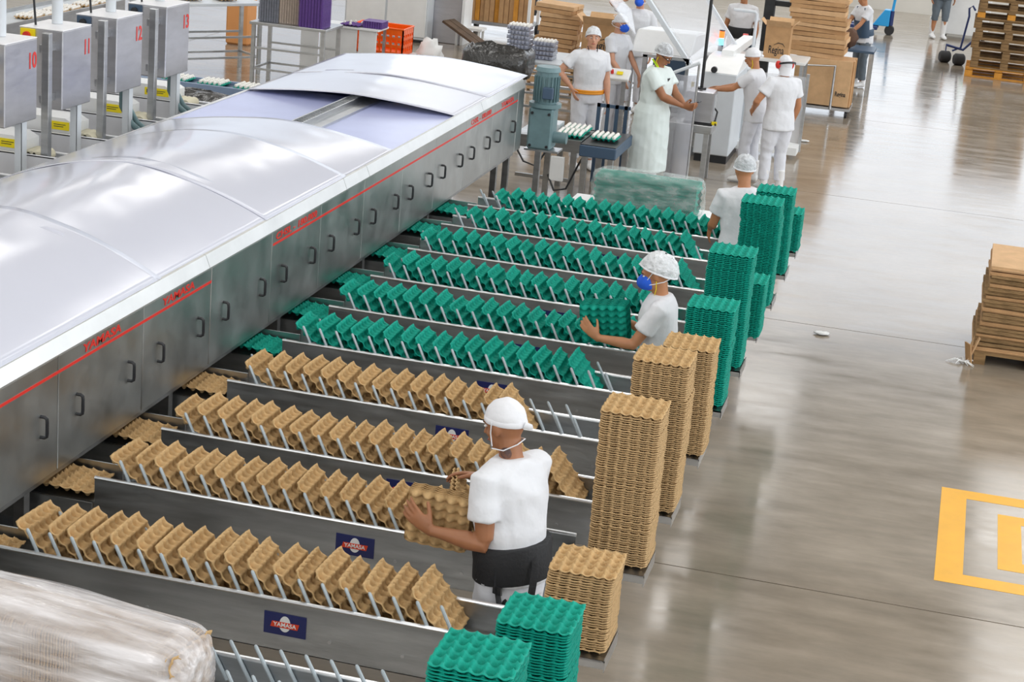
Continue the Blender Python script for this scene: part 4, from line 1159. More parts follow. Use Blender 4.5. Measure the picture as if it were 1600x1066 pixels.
# cart and table at the far worker
table('side_table', 'dark steel side table beside the worker in the dark apron', -1.72, 31.35, 0.62, 0.7, 0.74, 0, SLATE, shelf=False)
hb = empty('brown_sack', (-1.86, 31.2, 0.742)); T(hb, 'dark brown lumpy sack on the side table beside the carton stack', 'sack')
lumpy(MB(), (0, 0, 0.16), (0.15, 0.18, 0.16), 2, 18, 12, 0.3).build('sack_cloth', mat('brown_sacking', (0.10, 0.05, 0.03), 0.85), hb, smooth='all')

# ------------------------------------------------------------------ pallet jack, trolley, pallets
pj_ = empty('pallet_jack', (-1.72, 40.1, 0)); T(pj_, 'sky blue pallet jack standing on the shiny floor', 'pallet jack')
MB().prism([(-0.22, 0.18), (0.12, 0.18), (0.12, 0.52), (0.0, 0.52)], 'y', -0.12, 0.12).build('body', BLUEJ, pj_, bevel=0.01)
for sy in (-0.2, 0.2):
    MB().bb(-1.2, -0.1, sy - 0.08, sy + 0.08, 0.10, 0.17).build('fork', BLUED, pj_, bevel=0.01)
    MB().cyl((-1.05, sy - 0.05, 0.045), (-1.05, sy + 0.05, 0.045), 0.045, n=12).build('load_wheel', WHITEP, pj_, smooth=True)
MB().cyl((0.14, 0, 0.2), (0.2, 0, 1.15), 0.03, n=10).build('tiller', BLUEJ, pj_, smooth=True)
MB().cyl((0.17, -0.18, 1.15), (0.17, 0.18, 1.15), 0.02, n=8).build('grip', BLACK, pj_)
MB().cyl((0.15, 0, 0.2), (0.15, 0, 0.5), 0.05, n=12).build('pump', BLUED, pj_, smooth=True)
for sy in (-0.06, 0.06):
    MB().cyl((0.14, sy - 0.03, 0.1), (0.14, sy + 0.03, 0.1), 0.10, n=16).build('steer_wheel', RUBBER, pj_, smooth=True)
wm = empty('white_machine', (-0.05, 41.2, 0)); T(wm, 'white box shaped machine behind the person in grey trousers', 'machine')
MB().box((0, 0, 0.5), (0.95, 0.8, 0.86)).build('housing', WHITEP, wm, bevel=0.02)
MB().box((0.02, 0, 0.95), (0.99, 0.84, 0.04)).build('lid', WHITEP, wm, bevel=0.01)
MB().box((0.1, -0.1, 1.02), (0.1, 0.1, 0.12)).build('green_beacon', mat('green_plastic', (0.1, 0.85, 0.05), 0.4), wm)
for sx in (-0.4, 0.4):
    MB().cyl((sx, -0.3, 0), (sx, -0.3, 0.08), 0.04, n=10).build('foot', BLACK, wm)
ht = empty('hand_trolley', (-0.12, 36.7, 0)); T(ht, 'navy blue hand trolley with fat black wheels beside the pallets', 'trolley')
MB().tube([(-0.1, 0.05, 0.22), (0.05, 0.05, 0.30), (0.12, 0.05, 0.9), (0.10, 0.05, 1.05), (0.16, 0.05, 1.10), (0.22, 0.05, 1.02)], 0.02, n=8).build('frame', BLUED, ht, smooth=True)
MB().tube([(-0.22, 0.05, 0.32), (0.1, 0.05, 0.26), (0.3, 0.05, 0.5)], 0.025, n=8).build('axle_bar', BLUED, ht, smooth=True)
for c in ((-0.22, -0.05, 0.11), (0.05, -0.25, 0.11)):
    w_ = MB().cyl((c[0] - 0.1, c[1] - 0.03, c[2]), (c[0] + 0.1, c[1] + 0.03, c[2]), 0.11, n=18).build('wheel', RUBBER, ht, smooth=True, bevel=0.03)
MB().cyl((-0.22, 0.0, 0.2), (-0.22, 0.04, 0.34), 0.014, n=6).build('wheel_fork', BLUED, ht)
brd_f = MB().box((0, 0, 0), (1.2, 0.11, 0.022)).mesh('deck_board', WOOD)
brd_y = MB().box((0, 0, 0), (1.2, 0.11, 0.022)).mesh('deck_board', WOOD_Y)
blk = MB().box((0, 0, 0), (0.14, 0.11, 0.095)).mesh('block', WOOD); blk_y = MB().box((0, 0, 0), (0.14, 0.11, 0.095)).mesh('block', WOOD_Y)
strg = MB().box((0, 0, 0), (0.13, 1.0, 0.02)).mesh('stringer', WOOD); strg_y = MB().box((0, 0, 0), (0.13, 1.0, 0.02)).mesh('stringer', WOOD_Y)
for k in range(11):
    p = empty('wooden_pallet', (0.72 + rnd.uniform(-.03, .03) - (0.03 if k == 0 else 0), 35.5 + rnd.uniform(-.02, .02), 0.176 * k), rnd.uniform(-.015, .015))
    T(p, ('orange-yellow wooden pallet at the bottom of the tall pallet stack' if k == 0 else 'weathered wooden pallet in the tall stack, %s from the floor' % ORD[k]), 'pallet', 'stacked pallets')
    b_, s_, d_ = (blk_y, strg_y, brd_y) if k == 0 else (blk, strg, brd_f)
    for sx in (-0.53, 0, 0.53):
        inst('stringer', s_, p, (sx, 0, 0.139))
        for sy in (-0.44, 0, 0.44):
            inst('block', blk_y if (k in (6, 9)) and sy < 0 else b_, p, (sx, sy, 0.0725))
    for sy in (-0.44, 0, 0.44):
        inst('deck_board', d_, p, (0, sy, 0.012))
    for sy in (-0.44, -0.22, 0, 0.22, 0.44):
        inst('deck_board', d_, p, (0, sy, 0.162))
# pile of flattened cartons at the right edge
rp = empty('carton_pallet', (0.98, 16.62, 0)); T(rp, 'low pallet under the flattened carton pile at the right edge', 'pallet')
for k in range(5):
    MB().box((0, -0.42 + 0.21 * k, 0.105), (1.04, 0.12, 0.03)).build('deck_board', WOOD, rp)
for sx in (-0.45, 0, 0.45):
    MB().box((sx, 0, 0.045), (0.1, 0.96, 0.09)).build('stringer', WOOD, rp)
z = 0.12
k = 0
while z < 0.86:
    hh = rnd.uniform(0.022, 0.05)
    off = rnd.uniform(-0.02, 0.02) + 0.045 * (z - 0.12)
    w_, d_ = 1.02 - 0.05 * z, 0.46
    mcol = CARD_E if k % 3 else CARD
    mb = MB()
    mb.bb(-w_ / 2, w_ / 2, -d_, d_, 0, hh - 0.003)
    mb.bb(-w_ / 2 + 0.01, w_ / 2 - 0.006, -d_ - 0.008, d_ - 0.01, hh * 0.25, hh * 0.5)
    top_ = z + hh >= 0.86
    o = mb.build('flattened_carton', CARD_L if top_ else mcol, None, bevel=0.002, loc=(0.97 + off, 16.62 + rnd.uniform(-.012, .012), z), rot=(rnd.uniform(-.006, .006), rnd.uniform(-.012, .012), rnd.uniform(-.02, .02)))
    T(o, 'pale flattened carton on top of the pile at the right edge' if top_ else 'flattened carton in the pile at the right edge, below its top', 'carton', 'flattened cartons at the right edge')
    z += hh; k += 1
ts = empty('plastic_strap', (0.40, 16.10, 0)); T(ts, 'frayed white strap on the floor at the carton pile corner', 'strap')
for k in range(9):
    a = rnd.uniform(0, 2 * PI); L = rnd.uniform(0.06, 0.16)
    MB().tube([(0, 0, 0.012), (L * 0.5 * math.cos(a), L * 0.5 * math.sin(a), 0.03), (L * math.cos(a + 0.3), L * math.sin(a + 0.3), 0.006)], [0.008, 0.007, 0.002], n=6).build('strand', WHITEP, ts, smooth=True)
lc2 = empty('leaning_carton', (0.43, 16.2, 0)); T(lc2, 'small torn carton flap leaning on the pile corner', 'carton')
MB().box((0.03, 0, 0.14), (0.012, 0.16, 0.22), (0.1, 0.3, 0.2)).build('torn_flap', CARD_L, lc2)
MB().box((0.0, -0.06, 0.09), (0.012, 0.1, 0.18), (0.0, -0.2, 0.5)).build('torn_flap', CARD, lc2)
# clear film draped by the two workers on the right
cf = empty('film_sheet', (-2.45, 22.9, 0)); T(cf, 'crumpled sheet of clear plastic film at the two workers\' feet', 'film')
vs = []; fs = []
for j in range(15):
    for i in range(15):
        u, v = i / 14, j / 14
        vs.append((-0.25 + 0.6 * u + 0.05 * noise.noise(Vector((u * 4, v * 4, 1))), -0.1 + 0.25 * v + 0.06 * noise.noise(Vector((u * 4, v * 4, 5))), 0.02 + (0.55 * u ** 1.5) * (0.4 + 0.6 * v) + 0.06 * noise.noise(Vector((u * 5, v * 5, 9))) * u + 0.02))
for j in range(14):
    for i in range(14):
        fs.append((j * 15 + i, j * 15 + i + 1, j * 15 + i + 16, j * 15 + i + 15))
mb = MB(); mb.add(vs, fs); mb.build('film_fold', WRAPC, cf, smooth='all')
for k, (x_, y_) in enumerate(((-1.98, 26.1), (-0.86, 16.35), (-2.02, 22.0))):
    o = lumpy(MB(), (0, 0, 0.014), (0.07, 0.05, 0.014), k * 3.0, 14, 8, 0.5).build('paper_scrap', WHITEP, None, smooth='all', loc=(x_, y_, 0.001))
    T(o, ('white scrap on the floor beside the carton cart', 'tiny white scrap on the floor joint', 'white scrap on the floor by the ear muff worker')[k], 'scrap', 'white scraps on the floor')
# ------------------------------------------------------------------ people
def fuse(mb, name, materials, voxel, smooth_it=3, amp=0.0, freq=6.0, seed=0.0, fac=0.5):
    me0 = mb.mesh('tmp', materials)
    o = bpy.data.objects.new('tmp_fuse', me0); COL.objects.link(o)
    r = o.modifiers.new('r', 'REMESH'); r.mode = 'VOXEL'; r.voxel_size = voxel; r.use_smooth_shade = True
    s = o.modifiers.new('s', 'SMOOTH'); s.factor = fac; s.iterations = smooth_it
    dg = bpy.context.evaluated_depsgraph_get()
    me = bpy.data.meshes.new_from_object(o.evaluated_get(dg))
    bpy.data.objects.remove(o)
    me.name = name
    if amp:
        nr = [v.normal.copy() for v in me.vertices]
        for v, n in zip(me.vertices, nr):
            c = v.co
            a = noise.noise(Vector((c.x * freq, c.y * freq, c.z * freq * 1.1 + seed)))
            b = noise.noise(Vector((c.x * freq * 2.3 + c.z * 5, c.y * freq * 2.3, c.z * freq * 1.6 + seed + 7)))
            v.co = c + n * (amp * (1 - 2 * abs(a)) * 0.7 + amp * 0.45 * b)
    me.polygons.foreach_set('use_smooth', [True] * len(me.polygons))
    return me

def ik(S, Wt, l1, l2, pole):
    S = Vector(S); Wt = Vector(Wt); d = Wt - S; D = min(d.length, (l1 + l2) * 0.995)
    u = d.normalized(); Wt = S + u * D
    a = (l1 * l1 - l2 * l2 + D * D) / (2 * D); h = math.sqrt(max(0.0, l1 * l1 - a * a))
    p = Vector(pole); p = (p - u * p.dot(u)).normalized()
    return S + u * a + p * h, Wt

def hand(mb, W, d, n, right, curl, s, spread=0.1, thumb_curl=0.4):
    W = Vector(W); d = Vector(d).normalized(); n = Vector(n); n = (n - d * n.dot(d)).normalized()
    t = d.cross(n) * (1 if right else -1)
    L = 0.088 * s
    K = W + d * L
    mb.tube([W - d * 0.02 * s, W + d * 0.02 * s, W + d * 0.055 * s, K + d * 0.008 * s], [(0.017 * s, 0.024 * s), (0.016 * s, 0.032 * s), (0.015 * s, 0.040 * s), (0.011 * s, 0.036 * s)], n=12, up=n)
    for i, (off, ln) in enumerate(((0.030, 0.92), (0.010, 1.0), (-0.011, 0.95), (-0.030, 0.76))):
        p = K + t * off * s
        dd = (d + t * spread * (off / 0.03)).normalized()
        pts = [p - dd * 0.012 * s, p]; rad = [0.0095 * s, 0.0098 * s]
        for j, seg in enumerate((0.043, 0.027, 0.021)):
            ang = curl * (0.7, 1.0, 0.8)[j] * (1.0 + 0.08 * i)
            ax = dd.cross(n).normalized()
            dd = (dd * math.cos(ang) + n * math.sin(ang)).normalized()
            n2 = n
            p = p + dd * seg * ln * s
            pts.append(p); rad.append((0.0092, 0.0085, 0.0068)[j] * s)
        mb.tube(pts, rad, n=8)
    p = W + d * 0.022 * s + t * 0.026 * s
    dd = (d * 0.62 + t * 0.75 + n * 0.25).normalized()
    pts = [p - dd * 0.01 * s, p]; rad = [0.014 * s, 0.0135 * s]
    for j, seg in enumerate((0.038, 0.032, 0.024)):
        dd = (dd + (d * 0.35 + n * thumb_curl * 0.5) * (0.5 if j == 0 else 0.8)).normalized()
        p = p + dd * seg * s
        pts.append(p); rad.append((0.0115, 0.0105, 0.008)[j] * s)
    mb.tube(pts, rad, n=8)

def dome(c, r, R, amax=1.75, n=28, m=12, lump=0.0, seed=0.0, tilt=0.0, lumpf=4.0):
    Rt = R @ Matrix.Rotation(tilt, 3, 'X')
    rings = []
    for i in range(m + 1):
        a = amax * (0.04 + 0.96 * i / m)
        rg = []
        for k in range(n):
            b = 2 * PI * k / n
            d = Vector((math.sin(a) * math.cos(b), math.sin(a) * math.sin(b), math.cos(a)))
            f = 1 + lump * noise.noise(d * lumpf + Vector((seed, 0, seed)))
            rg.append(c + Rt @ Vector((d.x * r[0] * f, d.y * r[1] * f, d.z * r[2] * f)))
        rings.append(rg)
    return rings

def person(label, loc, rz, Ht=1.72, lean=(0, 0), head=(0, 0, 0), lw=None, rw=None, lpole=(-0.6, -0.6, -0.6), rpole=(0.6, -0.6, -0.6),
           lhand=((0, 0.3, -1), (1, 0, 0), 0.35), rhand=((0, 0.3, -1), (-1, 0, 0), 0.35), skin=SKIN, hat='net', mask=False, shirt=CLOTH, trousers=CLOTH2,
           coat=False, belt=None, girth=1.0, stride=0.0, voxel=0.012, boots=BOOT, hem=0.80, sleeve=0.62, group='workers in white', eyes=True, extras=None, hem_w=1.0, tall_boots=False):
    s = Ht / 1.72
    def V(x, y, z):
        return Vector((x * s, y * s, z * s))
    Rl = Matrix.Rotation(-lean[0], 3, 'X') @ Matrix.Rotation(lean[1], 3, 'Y')
    piv = V(0, 0, 0.93)
    def U(x, y, z):            # a point of the upper body, leaned about the pelvis
        return piv + Rl @ (V(x, y, z) - piv)
    # joints
    shl, shr = U(-0.172, -0.01, 1.388), U(0.172, -0.01, 1.388)
    l1, l2 = 0.295 * s, 0.255 * s
    lw = V(-0.24, 0.06, 0.86) if lw is None else Vector(lw)
    rw = V(0.24, 0.06, 0.86) if rw is None else Vector(rw)
    el, lw = ik(shl, lw, l1, l2, lpole)
    er, rw = ik(shr, rw, l1, l2, rpole)
    hc = U(0, 0.025, 1.60)
    RH = Rl @ (Matrix.Rotation(head[2], 3, 'Z') @ Matrix.Rotation(-head[0], 3, 'X') @ Matrix.Rotation(head[1], 3, 'Y'))
    def Hd(x, y, z):
        return hc + RH @ V(x, y, z)
    kn = [V(-0.095, 0.03 + stride, 0.49), V(0.095, 0.03 - stride * 0.6, 0.49)]
    an = [V(-0.10, 0.0 + stride * 1.4, 0.085), V(0.10, 0.0 - stride * 1.4, 0.085)]
    hp = [V(-0.088, 0, 0.90), V(0.088, 0, 0.90)]
    g = girth
    # --- body: one continuous surface
    b = MB()
    def trings(rows, inflate=0.0, up=True):
        out = []
        for z, rx, ry, yo in rows:
            out.append([(U if z > 0.9 else V)(( rx * g + inflate) * math.cos(2 * PI * k / 20), yo + (ry * g + inflate) * math.sin(2 * PI * k / 20), z) for k in range(20)])
        return out
    b.loft(trings([(0.84, 0.13, 0.09, 0), (0.93, 0.155, 0.11, -0.005), (1.05, 0.135, 0.10, 0), (1.18, 0.145, 0.105, 0.005), (1.30, 0.165, 0.11, 0.0), (1.38, 0.165, 0.095, -0.005), (1.425, 0.12, 0.07, -0.01), (1.45, 0.06, 0.05, -0.01)]))
    b.tube([U(0, -0.012, 1.40), U(0, -0.008, 1.47), Hd(0, -0.012, -0.045)], [0.064 * s, 0.055 * s, 0.056 * s], n=14)
    b.ell(Hd(0, -0.008, 0.018), (0.074 * s, 0.093 * s, 0.100 * s), 18, 12, RH)
    b.ell(Hd(0, 0.030, -0.045), (0.057 * s, 0.058 * s, 0.072 * s), 16, 10, RH)
    b.ell(Hd(0, 0.062, -0.092), (0.027 * s, 0.024 * s, 0.022 * s), 12, 8, RH)
    b.ell(Hd(0, 0.078, 0.028), (0.052 * s, 0.016 * s, 0.013 * s), 12, 8, RH)
    b.tube([Hd(0, 0.086, 0.016), Hd(0, 0.100, -0.008), Hd(0, 0.110, -0.024), Hd(0, 0.092, -0.034)], [0.010 * s, 0.011 * s, 0.0145 * s, 0.011 * s], n=8)
    b.ell(Hd(0, 0.084, -0.058), (0.026 * s, 0.012 * s, 0.012 * s), 10, 7, RH)
    for sx in (-1, 1):
        b.ell(Hd(sx * 0.075, -0.004, -0.008), (0.011 * s, 0.021 * s, 0.032 * s), 10, 8, RH)
        b.ell(Hd(sx * 0.040, 0.055, -0.025), (0.022 * s, 0.02 * s, 0.022 * s), 10, 7, RH)
    for S, E, W, hd, right in ((shl, el, lw, lhand, False), (shr, er, rw, rhand, True)):
        m1 = S.lerp(E, 0.5); m2 = E.lerp(W, 0.3)
        b.tube([S, m1, E.lerp(S, 0.08)], [0.054 * s * g, 0.046 * s * g, 0.039 * s * g], n=12)
        b.tube([E.lerp(S, 0.12), E, m2, E.lerp(W, 0.75), W], [0.038 * s * g, 0.039 * s * g, 0.041 * s * g, 0.030 * s, 0.025 * s], n=12)
        hand(b, W, hd[0], hd[1], right, hd[2], s * 1.04)
    for i in (0, 1):
        b.tube([hp[i], hp[i].lerp(kn[i], 0.5), kn[i], kn[i].lerp(an[i], 0.35), an[i]], [0.085 * s * g, 0.075 * s * g, 0.053 * s, 0.055 * s, 0.036 * s], n=12)
        f = an[i]
        b.tube([f + V(0, -0.05, -0.045), f + V(0, 0.03, -0.04), f + V(0, 0.12, -0.055), f + V(0, 0.16, -0.062)], [(0.032 * s, 0.034 * s), (0.038 * s, 0.04 * s), (0.024 * s, 0.045 * s), (0.016 * s, 0.03 * s)], n=12, up=(0, 0, 1))
    me = fuse(b, 'person', skin, voxel, 3)
    P = inst('person', me, None, loc, (0, 0, rz)); T(P, label, 'person', group)
    # --- shirt or coat
    c = MB()
    hz = hem
    rows = [(1.05, 0.148, 0.116, 0.0), (1.18, 0.160, 0.124, 0.006), (1.30, 0.180, 0.126, 0.002), (1.37, 0.180, 0.110, -0.005), (1.42, 0.140, 0.086, -0.012), (1.455, 0.080, 0.066, -0.014)]
    if coat:
        rows = [(0.26, 0.185, 0.165, 0.0), (0.65, 0.180, 0.16, 0.0), (0.85, 0.178, 0.15, 0.0), (0.95, 0.175, 0.145, 0.0)] + rows
    else:
        rows = [(hz, 0.178 * hem_w, 0.135 * hem_w, -0.004), (0.93, 0.172, 0.130, -0.004)] + [r for r in rows]
    c.loft(trings(rows, 0.012 * s))
    for S, E in ((shl, el), (shr, er)):
        e = S.lerp(E, sleeve)
        a = S + (U(0, -0.01, 1.38) - S) * 0.25
        c.tube([a, S, S.lerp(E, 0.35), e], [0.060 * s * g, 0.064 * s * g, 0.065 * s * g, 0.071 * s * g], n=14)
    inst('coat' if coat else 'shirt', fuse(c, 'shirt', shirt, max(voxel, 0.010), 3, 0.011 * s, 6.0, Ht * 9), P)
    # --- trousers and boots
    t = MB()
    t.loft([[V((rx * g) * math.cos(2 * PI * k / 18), (ry * g) * math.sin(2 * PI * k / 18), z) for k in range(18)] for z, rx, ry in ((0.82, 0.165, 0.12), (0.90, 0.172, 0.128), (0.99, 0.158, 0.12))])
    for i in (0, 1):
        t.tube([hp[i] + V(0, 0, 0.02), hp[i].lerp(kn[i], 0.35), hp[i].lerp(kn[i], 0.7), kn[i], kn[i].lerp(an[i], 0.12 if tall_boots else 0.4), kn[i].lerp(an[i], 0.3 if tall_boots else 0.86)], [0.098 * s * g, 0.094 * s * g, 0.082 * s * g, 0.074 * s, 0.070 * s, 0.066 * s], n=14)
    inst('trousers', fuse(t, 'trousers', trousers, max(voxel, 0.012), 3, 0.008 * s, 8.0, Ht * 5), P)
    bt = MB()
    for i in (0, 1):
        f = an[i]
        q = MB()
        q.tube([f + V(0, -0.01, 0.34 if tall_boots else 0.2), f + V(0, -0.012, 0.05), f + V(0, -0.01, -0.02)], [(0.076 if tall_boots else 0.056) * s, (0.06 if tall_boots else 0.05) * s, 0.05 * s], n=14)
        q.tube([f + V(0, -0.062, -0.045), f + V(0, -0.02, -0.035), f + V(0, 0.06, -0.035), f + V(0, 0.14, -0.05), f + V(0, 0.19, -0.058)], [(0.038 * s, 0.042 * s), (0.046 * s, 0.048 * s), (0.046 * s, 0.05 * s), (0.034 * s, 0.052 * s), (0.02 * s, 0.034 * s)], n=14, up=(0, 0, 1))
        inst('boot', fuse(q, 'boot', boots, 0.012, 3), P)
    # --- face
    if eyes:
        for sx in (-1, 1):
            e = MB().ell(Hd(sx * 0.031, 0.080, 0.008), (0.013 * s, 0.009 * s, 0.0065 * s), 10, 7, RH).build('eye', CREAM, P, smooth='all')
            MB().ell(Hd(sx * 0.031, 0.086, 0.008), (0.0055 * s, 0.004 * s, 0.0055 * s), 8, 6, RH).build('iris', HAIR, e, smooth='all')
            MB().tube([Hd(sx * 0.014, 0.094, 0.030), Hd(sx * 0.032, 0.092, 0.035), Hd(sx * 0.05, 0.076, 0.028)], [0.0025 * s, 0.0035 * s, 0.002 * s], n=6).build('eyebrow', HAIR, P)
        if not mask:
            MB().ell(Hd(0, 0.0935, -0.059), (0.022 * s, 0.006 * s, 0.0065 * s), 10, 7, RH).build('mouth', mat('lip_tone', (0.42, 0.12, 0.09), 0.5) if 'lip_tone' not in MATS else MATS['lip_tone'], P, smooth='all')
    # --- head wear
    if hat in ('net', 'bun'):
        MB().loft(dome(Hd(0, -0.014, 0.020), (0.080 * s, 0.100 * s, 0.101 * s), RH, 1.62, tilt=0.42 if hat == 'net' else 0.60), caps=True).build('hair', HAIR, P, smooth='all')
        if hat == 'bun':
            MB().ell(Hd(0, -0.105, 0.045), (0.052 * s, 0.05 * s, 0.052 * s)).build('hair_bun', HAIR, P, smooth='all')
        h_ = MB(); rg = dome(Hd(0, -0.022 if hat == 'net' else -0.034, 0.026), ((0.094 if hat == 'net' else 0.102) * s, (0.112 if hat == 'net' else 0.136) * s, (0.112 if hat == 'net' else 0.120) * s), RH, 1.72, 32, 16, 0.05 if hat == 'net' else 0.09, Ht, tilt=0.42 if hat == 'net' else 0.60, lumpf=4.0)
        h_.loft(rg, caps=False)
        net = h_.build('hair_net', NETW if hat == 'bun' or skin is SKIN_L else NETG, P, smooth='all')
        MB().tube(rg[-1] + [rg[-1][0]], 0.006 * s, n=6).build('elastic_band', CAPW, net, smooth=True)
    elif hat in ('cap', 'hood'):
        rg = dome(Hd(0, -0.012, 0.024), (0.081 * s, 0.102 * s, 0.102 * s), RH, 1.60, 32, 14, 0.045, Ht, tilt=0.28, lumpf=3.0)
        cp = MB().loft(rg, caps=True).build('cap', CAPW, P, smooth='all')
        MB().tube(rg[-1] + [rg[-1][0]], [(0.013 * s, 0.004 * s)] * 33, n=8, up=RH @ Vector((0, 0, 1))).build('cap_band', CAPW, cp, smooth=True)
        if hat == 'cap':
            MB().tube([Hd(-0.01, -0.115, -0.005), Hd(0.01, -0.135, -0.02), Hd(0.03, -0.128, -0.03)], [0.018 * s, 0.014 * s, 0.006 * s], n=8, flat=0.5).build('cap_tie', CAPW, cp, smooth=True)
        if hat == 'hood':
            rg2 = [[Hd(0.080 * f * math.cos(a), -0.02 + 0.085 * f * math.sin(a), z) for a in [PI * (1.0 + k / 14.0) for k in range(15)]] + [Hd(0.072 * f * math.cos(a), -0.02 + 0.077 * f * math.sin(a), z) for a in [PI * (2.0 - k / 14.0) for k in range(15)]] for z, f in ((0.03, 1.05), (-0.03, 1.05), (-0.09, 0.98), (-0.125, 1.05))]
            MB().loft(rg2).build('neck_flap', CAPW, P, smooth=True)
    elif hat == 'muffs':
        pass
    if mask:
        rings = []
        for i in range(8):
            a = 0.08 + (PI / 2 - 0.08) * i / 7
            rings.append([Hd(0.066 * math.sin(a) * math.cos(2 * PI * k / 20), 0.058 + 0.086 * math.cos(a) - 0.02 * abs(math.sin(a) * math.cos(2 * PI * k / 20)), -0.040 + 0.064 * math.sin(a) * math.sin(2 * PI * k / 20)) for k in range(20)])
        mk = MB().loft(rings).build('face_mask', BLUEM, P, smooth='all')
        for z0, z1 in ((-0.02, 0.06), (-0.055, -0.05)):
            for sx in (-1, 1):
                MB().tube([Hd(sx * 0.056, 0.062, z0), Hd(sx * 0.078, 0.02, z0 * 0.5 + z1 * 0.5), Hd(sx * 0.086, -0.05, z1), Hd(sx * 0.05, -0.115, z1 + 0.01), Hd(0, -0.132, z1 + 0.01)], 0.0032 * s, n=6).build('mask_strap', CAPW, mk, smooth=True)
    if belt:
        z0, z1, mt = belt
        rows = []
        for z, k_ in ((z0, 1.0), (z0 + 0.01, 1.03), ((z0 + z1) / 2, 1.0), (z1 - 0.01, 1.03), (z1, 1.0)):
            rows.append([U(0.186 * g * k_ * hem_w * math.cos(2 * PI * k / 32), -0.004 + 0.152 * g * k_ * hem_w * math.sin(2 * PI * k / 32), z) for k in range(32)])
        MB().loft(rows).build('waist_belt', mt, P, smooth=True)
    if extras:
        extras(P, U, V, Hd, RH, s)
    return P

def to_local(loc, rz, w):
    return Matrix.Rotation(-rz, 3, 'Z') @ (Vector(w) - Vector(loc))
def dir_local(rz, d):
    return Matrix.Rotation(-rz, 3, 'Z') @ Vector(d)

# 1. man handling the brown trays
L1_, R1_ = (-1.72, 8.02, 0), math.radians(63)
def man_extra(P, U, V, Hd, RH, s):
    MB().tube([U(-0.02, -0.15, 1.06), U(-0.05, -0.185, 0.98), V(-0.10, -0.20, 0.84), V(-0.13, -0.15, 0.78), V(-0.15, -0.05, 0.86)], [(0.003, 0.018)] * 5, n=8).build('hanging_strap', BELT, P, smooth=True)
    MB().tube([U(-0.16, -0.06, 1.04), V(-0.185, -0.07, 0.92), V(-0.18, -0.10, 0.80), V(-0.12, -0.17, 0.74)], [(0.003, 0.02)] * 4, n=8).build('hanging_strap', BELT, P, smooth=True)
    MB().box(V(-0.188, -0.08, 0.90), (0.012, 0.05, 0.04)).build('buckle', BLACK, P)
    MB().tube([Hd(-0.072, 0.04, -0.09), Hd(-0.068, -0.02, -0.105), Hd(-0.03, -0.075, -0.088), Hd(0.03, -0.078, -0.075), Hd(0.066, -0.03, -0.075), Hd(0.072, 0.03, -0.09)], 0.0030, n=6).build('mask_string', CAPW, P, smooth=True)
    MB().tube([Hd(-0.083, 0.008, 0.03), Hd(-0.084, 0.022, -0.02), Hd(-0.073, 0.035, -0.08)], 0.003, n=6).build('mask_string', CAPW, P, smooth=True)
    MB().ell(U(-0.047, -0.02, 1.485), (0.014, 0.032, 0.03), rot=RH).build('neck_tattoo', glassy('tattoo_ink', (0.05, 0.05, 0.07), 0.45, 0.6, 0.6, 40), P, smooth='all')
person('man in a white cap and black waist belt lifting brown egg trays', L1_, R1_, 1.80, lean=(math.radians(8), 0), head=(math.radians(10), 0, math.radians(6)),
       lw=to_local(L1_, R1_, (-2.09, 7.84, 1.17)), rw=to_local(L1_, R1_, (-1.96, 8.27, 1.31)), lpole=dir_local(R1_, (0.55, -0.15, -1)), rpole=dir_local(R1_, (0.3, 0.5, -1)),
       lhand=(dir_local(R1_, (-0.8, 0.12, 0.5)), dir_local(R1_, (0.15, 1, -0.1)), 0.32), rhand=(dir_local(R1_, (-1, 0.05, -0.05)), dir_local(R1_, (-0.1, -0.5, -0.9)), 0.45),
       skin=SKIN_D, hat='cap', belt=(0.90, 1.07, BELT), girth=1.08, voxel=0.0068, hem=0.90, extras=man_extra, hem_w=1.0)
# trays in his hands
for k in range(4):
    o = inst('brown_egg_tray', TRAY['brown'], None, (-2.09 + 0.002 * k, 7.955 + 0.013 * k, 1.175 + 0.003 * k), (math.radians(-80), math.radians(4), math.radians(3)))
    T(o, KIND['brown'] + (' nearest the viewer of those' if k == 0 else ' nested behind the nearest of those') + " in the capped man's left hand", 'egg tray', "trays in the capped man's hands")
for k in range(2):
    o = inst('brown_egg_tray', TRAY['brown'], None, (-2.02 + 0.02 * k, 8.22, 1.17 + 0.005 * k), (0, math.radians(58), math.radians(14)))
    T(o, KIND['brown'] + " under the capped man's right hand", 'egg tray', "trays in the capped man's hands")

# 2. woman with the blue mask and green trays
L2_, R2_ = (-1.66, 11.78, 0), math.radians(97)
def gold(P, U, V, Hd, RH, s):
    for sx in (-1, 1):
        MB().tube([Hd(sx * 0.084, 0.0, -0.035), Hd(sx * 0.075, 0.015, -0.09), U(sx * 0.055, 0.03, 1.46), U(sx * 0.03, 0.07, 1.44)], 0.0028, n=6).build('earplug_cord', YEL, P, smooth=True)
person('woman in a hair net and blue mask holding green egg trays', L2_, R2_, 1.655, lean=(math.radians(5), 0), head=(math.radians(14), 0, 0),
       lw=to_local(L2_, R2_, (-2.05, 11.57, 1.10)), rw=to_local(L2_, R2_, (-1.93, 11.86, 1.16)), lpole=dir_local(R2_, (0.6, -0.3, -1)), rpole=dir_local(R2_, (0.5, 0.4, -1)),
       lhand=(dir_local(R2_, (-0.75, 0.15, 0.55)), dir_local(R2_, (0.1, 1, 0)), 0.30), rhand=(dir_local(R2_, (-1, 0, 0.2)), dir_local(R2_, (0, -1, 0)), 0.4),
       skin=SKIN, hat='bun', mask=True, girth=0.98, voxel=0.0075, extras=gold, hem=0.80)
